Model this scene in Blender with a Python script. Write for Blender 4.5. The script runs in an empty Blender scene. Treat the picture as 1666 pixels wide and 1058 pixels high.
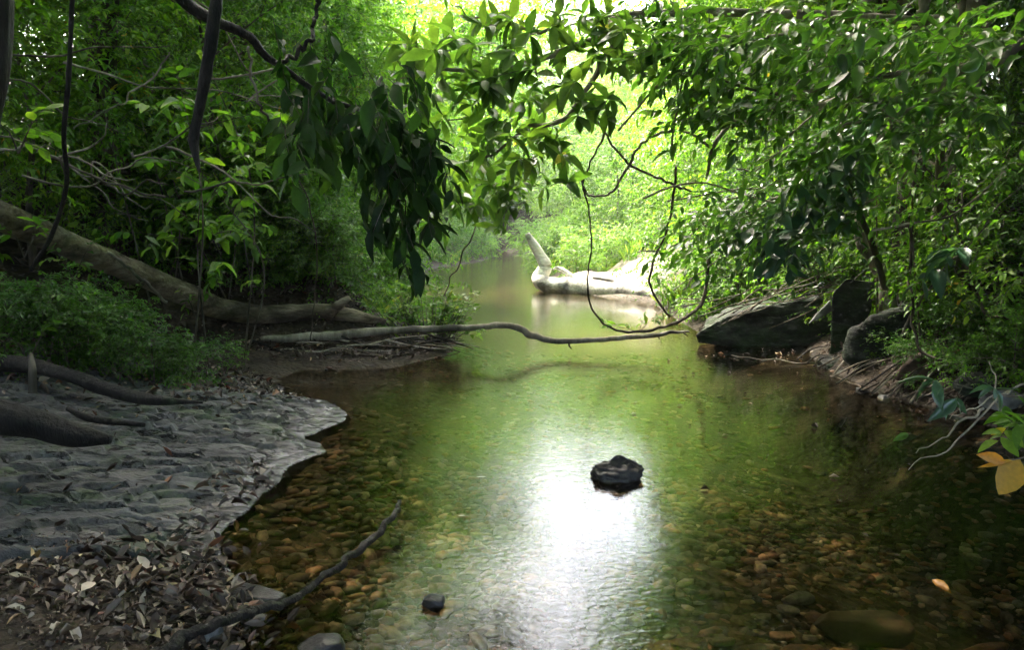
import bpy, math, random
import numpy as np
from math import radians, sin, cos, pi
from mathutils import Vector
sc = bpy.context.scene
col = sc.collection

# ------------------------------------------------------------------ camera
FPX = 1283.0; PITCH = radians(7.1); CAM = np.array([0.0, 0.0, 1.5])
cam_d = bpy.data.cameras.new('camera'); cam = bpy.data.objects.new('camera', cam_d)
col.objects.link(cam); sc.camera = cam
cam.location = CAM; cam.rotation_euler = (pi/2-PITCH, 0, 0)
cam_d.sensor_width = 36; cam_d.lens = 36*FPX/1666; cam_d.clip_end = 600; cam_d.clip_start = .05

# ------------------------------------------------------------------ sky, sun, exposure
SUN_EL, SUN_AZ = 56, -36
w = bpy.data.worlds.new('World'); sc.world = w; w.use_nodes = True
nt = w.node_tree; bg = nt.nodes['Background']
sk = nt.nodes.new('ShaderNodeTexSky'); sk.sky_type = 'NISHITA'; sk.sun_disc = False
sk.sun_elevation = radians(SUN_EL); sk.sun_rotation = radians(SUN_AZ % 360); sk.air_density = 1.2; sk.dust_density = 8
nt.links.new(sk.outputs[0], bg.inputs[0]); bg.inputs[1].default_value = 0.15
sd = bpy.data.lights.new('sun', 'SUN'); sun = bpy.data.objects.new('sun', sd); col.objects.link(sun)
sd.energy = 1.25; sd.angle = radians(0.6); sd.color = (1, .94, .82)
sv = Vector((sin(radians(SUN_AZ))*cos(radians(SUN_EL)), cos(radians(SUN_AZ))*cos(radians(SUN_EL)), sin(radians(SUN_EL))))
sun.rotation_euler = sv.to_track_quat('Z', 'Y').to_euler(); sun.location = (-8, 12, 20)
sc.view_settings.view_transform = 'Standard'; sc.view_settings.look = 'None'
sc.view_settings.exposure = 3.9; sc.view_settings.gamma = 1
cy = sc.cycles
cy.max_bounces = 7; cy.diffuse_bounces = 4; cy.glossy_bounces = 3; cy.transmission_bounces = 5; cy.transparent_max_bounces = 6
cy.sample_clamp_indirect = 4; cy.use_denoising = True; cy.caustics_reflective = False; cy.caustics_refractive = False
cy.use_adaptive_sampling = True; cy.adaptive_threshold = 0.02

# ------------------------------------------------------------------ pixel helpers (photo is 1666 x 1058)
def ray(px, py):
    a = (px-833)/FPX; b = (529-py)/FPX
    return np.array([a, cos(PITCH)+b*sin(PITCH), -sin(PITCH)+b*cos(PITCH)])
def P(px, py, D): return CAM + ray(px, py)*D
def G(px, py, z=0.0):
    d = ray(px, py); return CAM + d*((z-1.5)/d[2])
def PL(lst): return [P(*q) for q in lst]

# ------------------------------------------------------------------ noise
def vnoise(p, seed=0):
    p = np.asarray(p, float); i = np.floor(p).astype(np.int64); f = p-i; f = f*f*(3-2*f)
    def h(a, b, c):
        n = (a*374761393 + b*668265263 + c*2147483647 + seed*974711) & 0xffffffff
        n = ((n ^ (n >> 13))*1274126177) & 0xffffffff
        n = ((n ^ (n >> 16))*2246822519) & 0xffffffff
        return ((n ^ (n >> 15)) & 0xffff)/65535.0
    r = 0
    for dx in (0, 1):
        for dy in (0, 1):
            for dz in (0, 1):
                wt = (f[:,0] if dx else 1-f[:,0])*(f[:,1] if dy else 1-f[:,1])*(f[:,2] if dz else 1-f[:,2])
                r = r + wt*h(i[:,0]+dx, i[:,1]+dy, i[:,2]+dz)
    return r*2-1
def fbm(p, o=4, seed=0):
    r = 0; a = 1; s = 0; p = np.asarray(p, float)
    for k in range(o): r = r + a*vnoise(p*(2**k)+17.3*k, seed+k); s += a; a *= .5
    return r/s
def xyz(x, y, z=None):
    return np.stack([x, y, np.zeros_like(x) if z is None else z], -1)
def norm(v): return v/np.maximum(np.linalg.norm(v, axis=-1, keepdims=True), 1e-9)
def sstep(a, b, x): t = np.clip((x-a)/(b-a), 0, 1); return t*t*(3-2*t)

# ------------------------------------------------------------------ mesh builder
class MB:
    def __init__(s): s.v=[]; s.t=[]; s.m=[]; s.a=[]; s.n=0
    def add(s, v, t, mat=0, var=0.5):
        v = np.asarray(v, float); t = np.asarray(t, np.int64)
        s.v.append(v); s.t.append(t+s.n); s.m.append(np.full(len(t), mat)); s.n += len(v)
        s.a.append(np.broadcast_to(np.asarray(var, float), (len(v),)).copy()); return s
    def mesh(s, name, mats, smooth=True, origin=None):
        v = np.concatenate(s.v); t = np.concatenate(s.t); m = np.concatenate(s.m); a = np.concatenate(s.a)
        if origin is not None: v = v-np.asarray(origin)
        me = bpy.data.meshes.new(name)
        me.vertices.add(len(v)); me.vertices.foreach_set('co', v.astype(np.float32).ravel())
        me.loops.add(len(t)*3); me.loops.foreach_set('vertex_index', t.astype(np.int32).ravel())
        me.polygons.add(len(t)); me.polygons.foreach_set('loop_start', np.arange(0, len(t)*3, 3, dtype=np.int32))
        me.polygons.foreach_set('material_index', m.astype(np.int32))
        me.polygons.foreach_set('use_smooth', np.full(len(t), smooth))
        at = me.attributes.new('var', 'FLOAT', 'POINT'); at.data.foreach_set('value', a.astype(np.float32))
        for x in mats: me.materials.append(x)
        me.update(calc_edges=True); return me
    def build(s, name, mats, parent=None, smooth=True, loc=None):
        me = s.mesh(name, mats, smooth, loc)
        o = bpy.data.objects.new(name, me); col.objects.link(o)
        if loc is not None and parent is None: o.location = loc
        if parent is not None: o.parent = parent
        return o
def tag(o, label=None, cat=None, group=None, kind=None):
    if label: o['label'] = label
    if cat: o['category'] = cat
    if group: o['group'] = group
    if kind: o['kind'] = kind
    return o
def empty(name, loc, label, cat, group=None, rz=0):
    o = bpy.data.objects.new(name, None); col.objects.link(o); o.location = loc; o.rotation_euler = (0, 0, rz)
    o.empty_display_size = .1
    return tag(o, label, cat, group)
def copy_tree(o, loc, rz, s, label, group=None):
    c = o.copy(); col.objects.link(c); c.location = loc; c.rotation_euler = (0, 0, rz); c.scale = (s, s, s)
    c['label'] = label
    if group: c['group'] = group
    for ch in list(o.children):
        d = ch.copy(); col.objects.link(d); d.parent = c
    return c

def catmull(pts, rad, n):
    p = np.asarray(pts, float); r = np.asarray(rad, float)
    if len(p) == 2: p = np.stack([p[0], (p[0]+p[1])/2, p[1]]); r = np.array([r[0], (r[0]+r[1])/2, r[1]])
    q = np.concatenate([[2*p[0]-p[1]], p, [2*p[-1]-p[-2]]]); out = []; ro = []
    seg = np.linalg.norm(np.diff(p, axis=0), axis=1); tot = seg.sum()
    for i in range(len(p)-1):
        k = max(2, int(round(n*seg[i]/tot)))
        for j in range(k):
            t = j/k; a, b, c, d = q[i:i+4]
            out.append(.5*(2*b+(c-a)*t+(2*a-5*b+4*c-d)*t*t+(3*b-a-3*c+d)*t**3)); ro.append(r[i]*(1-t)+r[i+1]*t)
    out.append(p[-1]); ro.append(r[-1]); return np.array(out), np.array(ro)
def tube(mb, pts, rad, n=24, ns=8, rough=0.0, freq=3.0, mat=0, var=.5, seed=0, flat=1.0, wob=0.0, raw=False):
    if np.isscalar(rad): rad = [rad]*len(pts)
    if raw: p = np.asarray(pts, float); r = np.asarray(rad, float)
    else: p, r = catmull(pts, rad, n)
    if wob:
        k = np.arange(len(p))[:, None]*.37
        W = np.concatenate([vnoise(np.concatenate([k, k*0+seed*3.1+c, k*0], 1), 5+c)[:, None] for c in range(3)], 1)
        e = np.minimum(1, np.minimum(k, k[::-1])*2); p = p + W*wob*e
    T = norm(np.gradient(p, axis=0)); up = np.array([0, 0, 1.]) if abs(T[:, 2]).mean() < .8 else np.array([1., 0, 0])
    S = norm(np.cross(T, up)); U = np.cross(S, T)
    a = np.linspace(0, 2*pi, ns, endpoint=False)
    ring = S[:, None]*np.cos(a)[None, :, None] + U[:, None]*np.sin(a)[None, :, None]*flat
    rr = np.repeat(r[:, None], ns, 1)
    if rough:
        q = (p[:, None]+ring*r[:, None, None])
        along = np.cumsum(np.r_[0, np.linalg.norm(np.diff(p, axis=0), axis=1)])
        qq = np.stack([np.cos(a)[None]*1.6+0*rr, np.sin(a)[None]*1.6+0*rr, along[:, None]*freq*.5+0*rr], -1).reshape(-1, 3)
        rr = rr*(1+rough*fbm(qq+seed*9.1, 3, seed).reshape(rr.shape)+rough*.6*vnoise((q*freq*2.2).reshape(-1, 3), seed+3).reshape(rr.shape))
    v = (p[:, None]+ring*rr[..., None]).reshape(-1, 3); m = len(p)
    i = np.arange(m-1)[:, None]*ns; j = np.arange(ns)[None]; jn = (j+1) % ns
    A = (i+j).ravel(); B = (i+jn).ravel(); C = (i+ns+jn).ravel(); D = (i+ns+j).ravel()
    t = np.concatenate([np.stack([A, B, C], 1), np.stack([A, C, D], 1)])
    v = np.concatenate([v, [p[0], p[-1]]]); jj = np.arange(ns); e = (m-1)*ns
    t = np.concatenate([t, np.stack([(jj+1) % ns, jj, np.full(ns, m*ns)], 1), np.stack([e+jj, e+(jj+1) % ns, np.full(ns, m*ns+1)], 1)])
    mb.add(v, t, mat, var); return p, r

# ------------------------------------------------------------------ leaves
def leaf_tpl(lod, bend=.25, fold=.18):
    if lod == 0:
        v = np.array([[0,0,0],[-.5,.45,fold*.6],[0,1,-bend*.6],[.5,.45,fold*.6]]); t = np.array([[0,3,2],[0,2,1]]); return v, t
    rows = [(.0,.0),(.16,.62),(.42,1.),(.68,.78),(.88,.34),(1.,.0)] if lod == 2 else [(.0,.0),(.32,.95),(.68,.8),(1.,.0)]
    v = []; t = []
    for k, (y, wd) in enumerate(rows):
        z = -bend*y*y
        if wd == 0: v.append((0, y, z))
        else: v += [(-wd/2, y+.02, z+fold*wd*.5), (0, y, z), (wd/2, y+.02, z+fold*wd*.5)]
    t += [[0,2,1],[0,3,2]]; n = len(rows)-2
    for k in range(n-1):
        a = 1+3*k; b = a+3
        t += [[a,a+1,b+1],[a,b+1,b],[a+1,a+2,b+2],[a+1,b+2,b+1]]
    a = 1+3*(n-1); tip = a+3; t += [[a,a+1,tip],[a+1,a+2,tip]]
    return np.array(v, float), np.array(t)
def put_leaves(mb, pos, d, nrm, size, width, rng, lod=1, mat=0, var=None, bend=.25, fold=.18):
    tv, tt = leaf_tpl(lod, bend, fold); N = len(pos); V = len(tv)
    d = norm(d); s = norm(np.cross(d, nrm)); u = np.cross(s, d)
    size = np.broadcast_to(size, (N,)); wd = size*width
    bz = rng.uniform(.2, 1.8, N)
    v = pos[:, None] + d[:, None]*(tv[None, :, 1, None]*size[:, None, None]) + s[:, None]*(tv[None, :, 0, None]*wd[:, None, None]) \
        + u[:, None]*(tv[None, :, 2, None]*(size*bz)[:, None, None])
    t = (tt[None]+(np.arange(N)*V)[:, None, None]).reshape(-1, 3)
    if var is None: var = rng.random(N)
    mb.add(v.reshape(-1, 3), t, mat, np.repeat(var, V))
def sprays(mb, o, d, L, n, size, width, rng, lod=1, droop=.3, hang=.2, whorl=False, twig=.0025, var=None, jit=.35, bend=.25, flat=.6, matl=0, matt=1):
    """S leafy twigs: origins o, directions d, lengths L, each with n leaves"""
    S = len(o); o = np.asarray(o, float); d = norm(np.asarray(d, float)); L = np.broadcast_to(L, (S,)).astype(float)
    up = np.array([0, 0, 1.]); side = norm(np.cross(d, up)+rng.normal(0, .15, (S, 3)))
    if whorl: t = np.clip(1-rng.random((S, n))**2*.35, 0, 1)
    else: t = np.broadcast_to((np.arange(n)+.8)/n, (S, n))
    def at(tt): return o[:, None]+d[:, None]*(L[:, None]*tt)[..., None]-up*(droop*L[:, None]*tt**2)[..., None]
    pos = at(t); tan = norm(d[:, None]-up*(2*droop*t)[..., None])
    if whorl:
        ph = (np.arange(n)*2.4)[None]+rng.uniform(0, 6.3, (S, 1)); s2 = np.cross(tan, side[:, None])
        ld = tan*.35+side[:, None]*np.cos(ph)[..., None]+s2*np.sin(ph)[..., None]*flat
    else:
        sg = np.where(np.arange(n) % 2 == 0, 1., -1.)[None, :, None]; sg = np.where(t[..., None] > .97, sg*.2, sg)
        ld = tan*.75+side[:, None]*sg
    ld = ld + rng.normal(0, jit, ld.shape) - up*hang
    nr = up + rng.normal(0, .45, ld.shape)
    if var is None: v = np.clip(rng.random((S, 1))*.6+rng.random((S, n))*.4, 0, 1)
    else: v = np.clip(var+rng.normal(0, .1, (S, n)), 0, 1)
    sz = size*rng.uniform(.38, 1.22, (S, n))
    put_leaves(mb, pos.reshape(-1, 3), ld.reshape(-1, 3), nr.reshape(-1, 3), sz.ravel(), width, rng, lod, matl, v.ravel(), bend)
    if twig:
        tt = np.array([0, .5, 1.]); c = at(np.broadcast_to(tt, (S, 3))); s2 = np.cross(d, side)
        rr = twig*np.array([1, .7, .35])
        ring = np.stack([side, -side*.5+s2*.87, -side*.5-s2*.87], 1)
        vv = c[:, :, None]+ring[:, None]*rr[None, :, None, None]
        T = []
        for k in range(2):
            for j in range(3):
                a, b = k*3+j, k*3+(j+1) % 3; T += [[a, b, b+3], [a, b+3, a+3]]
        T = np.array(T); tr = (T[None]+(np.arange(S)*9)[:, None, None]).reshape(-1, 3)
        mb.add(vv.reshape(-1, 3), tr, matt, .5)

# ------------------------------------------------------------------ materials
def newmat(name):
    m = bpy.data.materials.new(name); m.use_nodes = True; nt = m.node_tree; nt.nodes.clear()
    out = nt.nodes.new('ShaderNodeOutputMaterial'); return m, nt, nt.nodes.new, nt.links.new, out
def ramp(nt, stops, interp='LINEAR'):
    r = nt.nodes.new('ShaderNodeValToRGB'); r.color_ramp.interpolation = interp; e = r.color_ramp.elements
    while len(e) > 1: e.remove(e[-1])
    for i, (p, c) in enumerate(stops):
        x = e[0] if i == 0 else e.new(p); x.position = p; x.color = (*c, 1) if len(c) == 3 else c
    return r
def leafmat(name, stops, trans=.4, rough=.42, gain=2.2, spec=.5, tint=(1.0, 1.08, .42)):
    m, nt, N, L, out = newmat(name)
    a = N('ShaderNodeAttribute'); a.attribute_name = 'var'
    r = ramp(nt, stops); L(a.outputs['Fac'], r.inputs[0])
    tc = N('ShaderNodeTexCoord'); nz = N('ShaderNodeTexNoise'); nz.inputs['Scale'].default_value = 60; L(tc.outputs['Object'], nz.inputs['Vector'])
    hs = N('ShaderNodeHueSaturation'); mr = N('ShaderNodeMapRange'); mr.inputs[3].default_value = .7; mr.inputs[4].default_value = 1.3
    L(nz.outputs[0], mr.inputs[0]); L(mr.outputs[0], hs.inputs['Value']); L(r.outputs[0], hs.inputs['Color'])
    b = N('ShaderNodeBsdfPrincipled'); b.inputs['Roughness'].default_value = rough; b.inputs['Specular IOR Level'].default_value = spec
    L(hs.outputs[0], b.inputs['Base Color'])
    t = N('ShaderNodeBsdfTranslucent'); g = N('ShaderNodeMix'); g.data_type = 'RGBA'; g.blend_type = 'MULTIPLY'; g.inputs[0].default_value = 1
    g.inputs[7].default_value = (gain*tint[0], gain*tint[1], gain*tint[2], 1); g.clamp_result = False
    L(hs.outputs[0], g.inputs[6]); L(g.outputs[2], t.inputs[0])
    x = N('ShaderNodeMixShader'); x.inputs[0].default_value = trans; L(b.outputs[0], x.inputs[1]); L(t.outputs[0], x.inputs[2]); L(x.outputs[0], out.inputs[0])
    return m
def barkmat(name, c1, c2, c3=None, sc_=(14, 14, 3), rough=.85, bump=.6, dist=.02, moss=None, axis_obj=True, nscale=1.0, spec=.3):
    m, nt, N, L, out = newmat(name)
    tc = N('ShaderNodeTexCoord'); mp = N('ShaderNodeMapping'); mp.inputs['Scale'].default_value = sc_; L(tc.outputs['Object'], mp.inputs[0])
    n1 = N('ShaderNodeTexNoise'); n1.inputs['Scale'].default_value = nscale; n1.inputs['Detail'].default_value = 8; n1.inputs['Roughness'].default_value = .65
    L(mp.outputs[0], n1.inputs['Vector'])
    n2 = N('ShaderNodeTexNoise'); n2.inputs['Scale'].default_value = 2.2; n2.inputs['Detail'].default_value = 4; L(tc.outputs['Object'], n2.inputs['Vector'])
    r = ramp(nt, [(.3, c1), (.52, c2), (.72, c3 or c2)]); L(n1.outputs[0], r.inputs[0])
    r2 = ramp(nt, [(.38, (.32,)*3), (.5, (.95,)*3), (.66, (1.35,)*3)]); L(n2.outputs[0], r2.inputs[0])
    mx = N('ShaderNodeMix'); mx.data_type = 'RGBA'; mx.blend_type = 'MULTIPLY'; mx.inputs[0].default_value = 1; L(r.outputs[0], mx.inputs[6]); L(r2.outputs[0], mx.inputs[7])
    c = mx.outputs[2]
    if moss:
        n3 = N('ShaderNodeTexNoise'); n3.inputs['Scale'].default_value = 1.7; n3.inputs['Detail'].default_value = 7; n3.inputs['Roughness'].default_value = .7; L(tc.outputs['Object'], n3.inputs['Vector'])
        mr = ramp(nt, [(moss[1], (0,0,0)), (moss[1]+.14, (1,1,1))]); L(n3.outputs[0], mr.inputs[0])
        m2 = N('ShaderNodeMix'); m2.data_type = 'RGBA'; L(mr.outputs[0], m2.inputs[0]); L(c, m2.inputs[6]); m2.inputs[7].default_value = (*moss[0], 1); c = m2.outputs[2]
    b = N('ShaderNodeBsdfPrincipled'); b.inputs['Roughness'].default_value = rough; b.inputs['Specular IOR Level'].default_value = spec; L(c, b.inputs['Base Color'])
    bp = N('ShaderNodeBump'); bp.inputs['Strength'].default_value = bump; bp.inputs['Distance'].default_value = dist; L(n1.outputs[0], bp.inputs['Height']); L(bp.outputs[0], b.inputs['Normal'])
    L(b.outputs[0], out.inputs[0]); return m
GREENS = [(0, (.032,.085,.010)), (.35, (.065,.155,.014)), (.7, (.12,.235,.018)), (.9, (.19,.30,.028)), (.97, (.24,.34,.04)), (1., (.38,.25,.03))]
DEEP = [(0, (.018,.058,.012)), (.4, (.042,.110,.014)), (.8, (.080,.180,.018)), (1., (.16,.26,.026))]
LIME = [(0, (.045,.11,.02)), (.5, (.085,.165,.03)), (.85, (.135,.215,.035)), (1., (.25,.25,.06))]
M = {}
M['leaf'] = leafmat('leaf_green', GREENS, .5)
M['deep'] = leafmat('leaf_deep_green', DEEP, .42, rough=.32)
M['lime'] = leafmat('leaf_lime', LIME, .5)
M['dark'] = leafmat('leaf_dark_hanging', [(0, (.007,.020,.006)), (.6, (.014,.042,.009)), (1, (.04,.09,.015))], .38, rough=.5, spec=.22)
M['blue'] = leafmat('leaf_waxy', [(0, (.02,.06,.03)), (.6, (.035,.09,.045)), (1, (.06,.13,.06))], .25, rough=.28, spec=.7)
M['yellow'] = leafmat('leaf_yellow', [(0, (.35,.20,.02)), (.6, (.5,.28,.02)), (1, (.45,.16,.02))], .35, gain=1.5, tint=(1,.9,.4))
M['grass'] = leafmat('grass_blades', LIME, .45)
M['litter'] = leafmat('dead_leaf', [(0, (.02,.013,.009)), (.35, (.055,.037,.026)), (.6, (.12,.09,.068)), (.82, (.22,.18,.145)), (.9, (.36,.31,.26)), (.95, (.16,.05,.025)), (1, (.42,.33,.18))], .08, rough=.55, gain=1.2, tint=(1,.8,.6), spec=.4)
M['bark'] = barkmat('bark_brown', (.035,.026,.018), (.10,.08,.058), (.17,.15,.11))
M['bark_pale'] = barkmat('bark_pale', (.10,.085,.06), (.24,.21,.165), (.36,.33,.27), moss=((.06,.09,.03), .55))
M['twig'] = barkmat('twig_grey', (.05,.042,.03), (.13,.11,.085), (.22,.2,.16), bump=.3, dist=.004)
M['vine'] = barkmat('vine_brown', (.03,.024,.016), (.09,.07,.05), (.16,.14,.10), bump=.4, dist=.005)
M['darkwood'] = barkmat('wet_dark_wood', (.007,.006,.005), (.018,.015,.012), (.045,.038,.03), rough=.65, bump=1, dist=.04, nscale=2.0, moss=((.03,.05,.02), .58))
M['log'] = barkmat('weathered_log', (.07,.05,.033), (.25,.195,.135), (.42,.36,.28), sc_=(2.5, 9, 12), bump=1, dist=.05, moss=((.05,.075,.03), .60), nscale=1.6)
M['bleached'] = barkmat('bleached_log', (.36,.33,.29), (.62,.59,.54), (.76,.74,.70), sc_=(3, 14, 14), bump=1, dist=.03, nscale=1.5)

# ------------------------------------------------------------------ ground shape
shore_px = [(390,940),(345,885),(362,858),(455,790),(462,768),(520,735),(500,712),(565,680),(545,660),(465,640),(480,605),(560,602),(640,600),(735,578),(740,555),(660,520),(590,480),(548,465),(560,452),(640,445),(700,437),(780,426),(812,416)]
shore = [(-1.3,-6),(-1.2,-3),(-.95,.5),(-.95,2.2)] + [tuple(G(*q)[:2]) for q in shore_px]
shore += [(-6,46),(-10,50),(-9,54),(-1,52)]
shore += [tuple(G(*q)[:2]) for q in [(872,416),(868,440),(880,467),(960,480),(1060,492),(1085,510),(1130,537),(1200,550),(1310,562),(1325,590),(1390,622),(1440,645),(1530,668),(1600,692),(1666,740)]]
shore += [(3.7,4.2),(3.4,2.5),(3.6,0),(4,-6)]
SH = np.array(shore)
def sdist(x, y):
    p = np.stack([x, y], -1); best = np.full(len(p), 1e9); ins = np.zeros(len(p), bool)
    for i in range(len(SH)):
        a = SH[i]; b = SH[(i+1) % len(SH)]; ab = b-a
        t = np.clip(((p-a)@ab)/(ab@ab), 0, 1); best = np.minimum(best, np.linalg.norm(p-a-t[:, None]*ab, axis=1))
        c = ((a[1] > p[:, 1]) != (b[1] > p[:, 1]))
        with np.errstate(divide='ignore', invalid='ignore'):
            xi = a[0]+(p[:, 1]-a[1])*ab[0]/(ab[1] if ab[1] else 1e-9)
        ins ^= c & (p[:, 0] < xi)
    return np.where(ins, -best, best)
def slabz(x, y, d):
    base = np.where(d > 0, .004+.21*d, 1.8*d)
    return base
def slabmask(x, y):
    """1 inside the rock-slab area of the left bank"""
    c = G(190, 985, .12)
    e = ((x-c[0])/.75)**2+((y-c[1])/.52)**2
    m = sstep(.75, 1.2, e)*sstep(2.2, 2.9, y+(-x-1.2)*.1)*sstep(8.0, 7.2, y)
    return m
def H(x, y, fine=True):
    x = np.asarray(x, float); y = np.asarray(y, float); d = sdist(x, y)
    right = sstep(-.5, .8, x-(.6+.03*y)); D = np.maximum(d, 0)
    near = sstep(9.5, 7.5, y)
    gl = 2.1*near+.5*(1-near)
    left = .20*np.minimum(D, gl)+.62*np.maximum(D-gl, 0)
    far = sstep(16, 24, y)
    rgt = (.55*(1-far)+.18*far)*np.minimum(D, 1.0)+.75*np.maximum(D-1.0-far*1.2, 0)
    h = left*(1-right)+rgt*right
    h = 6.5*(1-np.exp(-h/6.5))
    h = h+8*sstep(50, 74, y)*sstep(0, 3, D)
    n = fbm(xyz(x*.8, y*.8), 4, 3); h = h+n*.28*sstep(.3, 2.5, D)*(1+D*.08)
    if fine: h = h+.03*fbm(xyz(x*6, y*6), 3, 9)*sstep(0, .4, D)
    dw = np.maximum(-d, 0)
    bed = -.04-.30*sstep(0, 1.1, dw)-.28*sstep(1.2, 2.6, x)*sstep(.1, .9, dw)*sstep(9, 6, y)+.03*fbm(xyz(x*2, y*2), 3, 21)
    bed = bed*(1-.4*sstep(9, 14, y))
    m = slabmask(x, y)*(1-right)
    h = np.where(d > 0, h, bed)
    sm = m*sstep(2.5, 2.0, d)*sstep(-.06, .1, d)
    h = h-sm*.12
    mound = G(220, 1000, .1); h = h+.05*np.exp(-(((x-mound[0])/.5)**2+((y-mound[1])/.35)**2))
    return h

# ground sheet
def warp(n, lo, hi, c, k):
    u = np.linspace(-1, 1, n); s = np.sinh(u*k)/math.sinh(k)
    return np.where(s < 0, c+s*(c-lo), c+s*(hi-c))
gx = warp(420, -260, 260, 0.5, 5.2); gy = warp(460, -220, 300, 6, 4.6)
X, Y = np.meshgrid(gx, gy); x = X.ravel(); y = Y.ravel(); z = H(x, y)
def grid_tris(nx, ny):
    i = (np.arange(ny-1)[:, None]*nx+np.arange(nx-1)[None]).ravel()
    return np.concatenate([np.stack([i, i+1, i+nx+1], 1), np.stack([i, i+nx+1, i+nx], 1)])
m, nt, N, L, out = newmat('forest_floor_and_stream_bed'); M['ground'] = m
tc = N('ShaderNodeTexCoord'); geo = N('ShaderNodeNewGeometry'); sep = N('ShaderNodeSeparateXYZ'); L(geo.outputs['Position'], sep.inputs[0])
vo = N('ShaderNodeTexVoronoi'); vo.inputs['Scale'].default_value = 17; vo.inputs['Randomness'].default_value = 1; L(tc.outputs['Object'], vo.inputs['Vector'])
vo2 = N('ShaderNodeTexVoronoi'); vo2.inputs['Scale'].default_value = 46; L(tc.outputs['Object'], vo2.inputs['Vector'])
rp = ramp(nt, [(0, (.02,.015,.010)), (.3, (.05,.036,.022)), (.55, (.075,.05,.028)), (.8, (.04,.034,.022)), (1, (.11,.08,.05))]); sp2 = N('ShaderNodeSeparateColor'); L(vo.outputs['Color'], sp2.inputs[0]); L(sp2.outputs[0], rp.inputs[0])
n1 = N('ShaderNodeTexNoise'); n1.inputs['Scale'].default_value = 3.5; n1.inputs['Detail'].default_value = 9; n1.inputs['Roughness'].default_value = .7; L(tc.outputs['Object'], n1.inputs['Vector'])
rs = ramp(nt, [(.3, (.012,.009,.006)), (.5, (.032,.023,.015)), (.62, (.06,.042,.028)), (.78, (.12,.09,.06))]); L(n1.outputs[0], rs.inputs[0])
n5 = N('ShaderNodeTexNoise'); n5.inputs['Scale'].default_value = 40; n5.inputs['Detail'].default_value = 4; L(tc.outputs['Object'], n5.inputs['Vector'])
ov = N('ShaderNodeMix'); ov.data_type = 'RGBA'; ov.blend_type = 'OVERLAY'; ov.inputs[0].default_value = .8; L(rs.outputs[0], ov.inputs[6]); L(n5.outputs[0], ov.inputs[7])
sand = N('ShaderNodeMix'); sand.data_type = 'RGBA'; sand.inputs[7].default_value = (.085, .075, .056, 1)
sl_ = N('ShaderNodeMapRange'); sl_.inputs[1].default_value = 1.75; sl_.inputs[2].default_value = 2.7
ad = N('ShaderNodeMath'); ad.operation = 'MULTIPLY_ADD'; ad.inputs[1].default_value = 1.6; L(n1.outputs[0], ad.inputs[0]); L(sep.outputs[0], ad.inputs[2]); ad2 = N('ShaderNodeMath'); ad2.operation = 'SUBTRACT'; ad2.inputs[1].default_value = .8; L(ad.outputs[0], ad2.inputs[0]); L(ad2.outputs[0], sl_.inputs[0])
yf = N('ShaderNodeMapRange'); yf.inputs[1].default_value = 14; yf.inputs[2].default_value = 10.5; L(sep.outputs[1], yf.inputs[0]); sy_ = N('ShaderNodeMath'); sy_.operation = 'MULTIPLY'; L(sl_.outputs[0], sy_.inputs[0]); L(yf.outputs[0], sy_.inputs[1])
deep_shade = N('ShaderNodeMix'); deep_shade.data_type = 'RGBA'; L(sy_.outputs[0], deep_shade.inputs[0]); deep_shade.inputs[7].default_value = (.014, .010, .006, 1)  # dark colour painted on the bed for the deep shaded water at right
mr = N('ShaderNodeMapRange'); L(sep.outputs[1], mr.inputs[0]); mr.inputs[1].default_value = 7; mr.inputs[2].default_value = 13; L(mr.outputs[0], sand.inputs[0]); L(rp.outputs[0], sand.inputs[6]); L(sand.outputs[2], deep_shade.inputs[6]); sand = deep_shade
mz = N('ShaderNodeMapRange'); L(sep.outputs[2], mz.inputs[0]); mz.inputs[1].default_value = -.03; mz.inputs[2].default_value = .06
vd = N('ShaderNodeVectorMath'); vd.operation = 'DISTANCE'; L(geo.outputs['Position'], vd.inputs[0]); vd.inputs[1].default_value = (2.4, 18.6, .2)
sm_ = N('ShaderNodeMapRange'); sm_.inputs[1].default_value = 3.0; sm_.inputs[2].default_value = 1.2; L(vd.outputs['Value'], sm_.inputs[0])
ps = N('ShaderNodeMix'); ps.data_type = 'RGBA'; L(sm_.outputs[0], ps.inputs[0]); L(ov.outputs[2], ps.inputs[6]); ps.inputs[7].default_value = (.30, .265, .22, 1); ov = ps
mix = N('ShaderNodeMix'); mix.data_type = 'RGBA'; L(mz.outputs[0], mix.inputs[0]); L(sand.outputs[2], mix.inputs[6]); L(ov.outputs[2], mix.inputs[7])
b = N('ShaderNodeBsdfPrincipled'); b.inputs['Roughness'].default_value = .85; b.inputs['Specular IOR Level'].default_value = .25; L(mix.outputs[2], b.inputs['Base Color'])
b1 = N('ShaderNodeBump'); b1.inputs['Strength'].default_value = .7; b1.inputs['Distance'].default_value = .03; b1.invert = True; L(vo.outputs['Distance'], b1.inputs['Height'])
b2 = N('ShaderNodeBump'); b2.inputs['Strength'].default_value = .8; b2.inputs['Distance'].default_value = .02; L(n5.outputs[0], b2.inputs['Height']); L(b1.outputs[0], b2.inputs['Normal']); L(b2.outputs[0], b.inputs['Normal'])
L(b.outputs[0], out.inputs[0])
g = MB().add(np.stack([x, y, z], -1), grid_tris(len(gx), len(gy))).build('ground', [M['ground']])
tag(g, 'brown soil banks and stony bed of the forest stream', 'ground', kind='structure')

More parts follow.
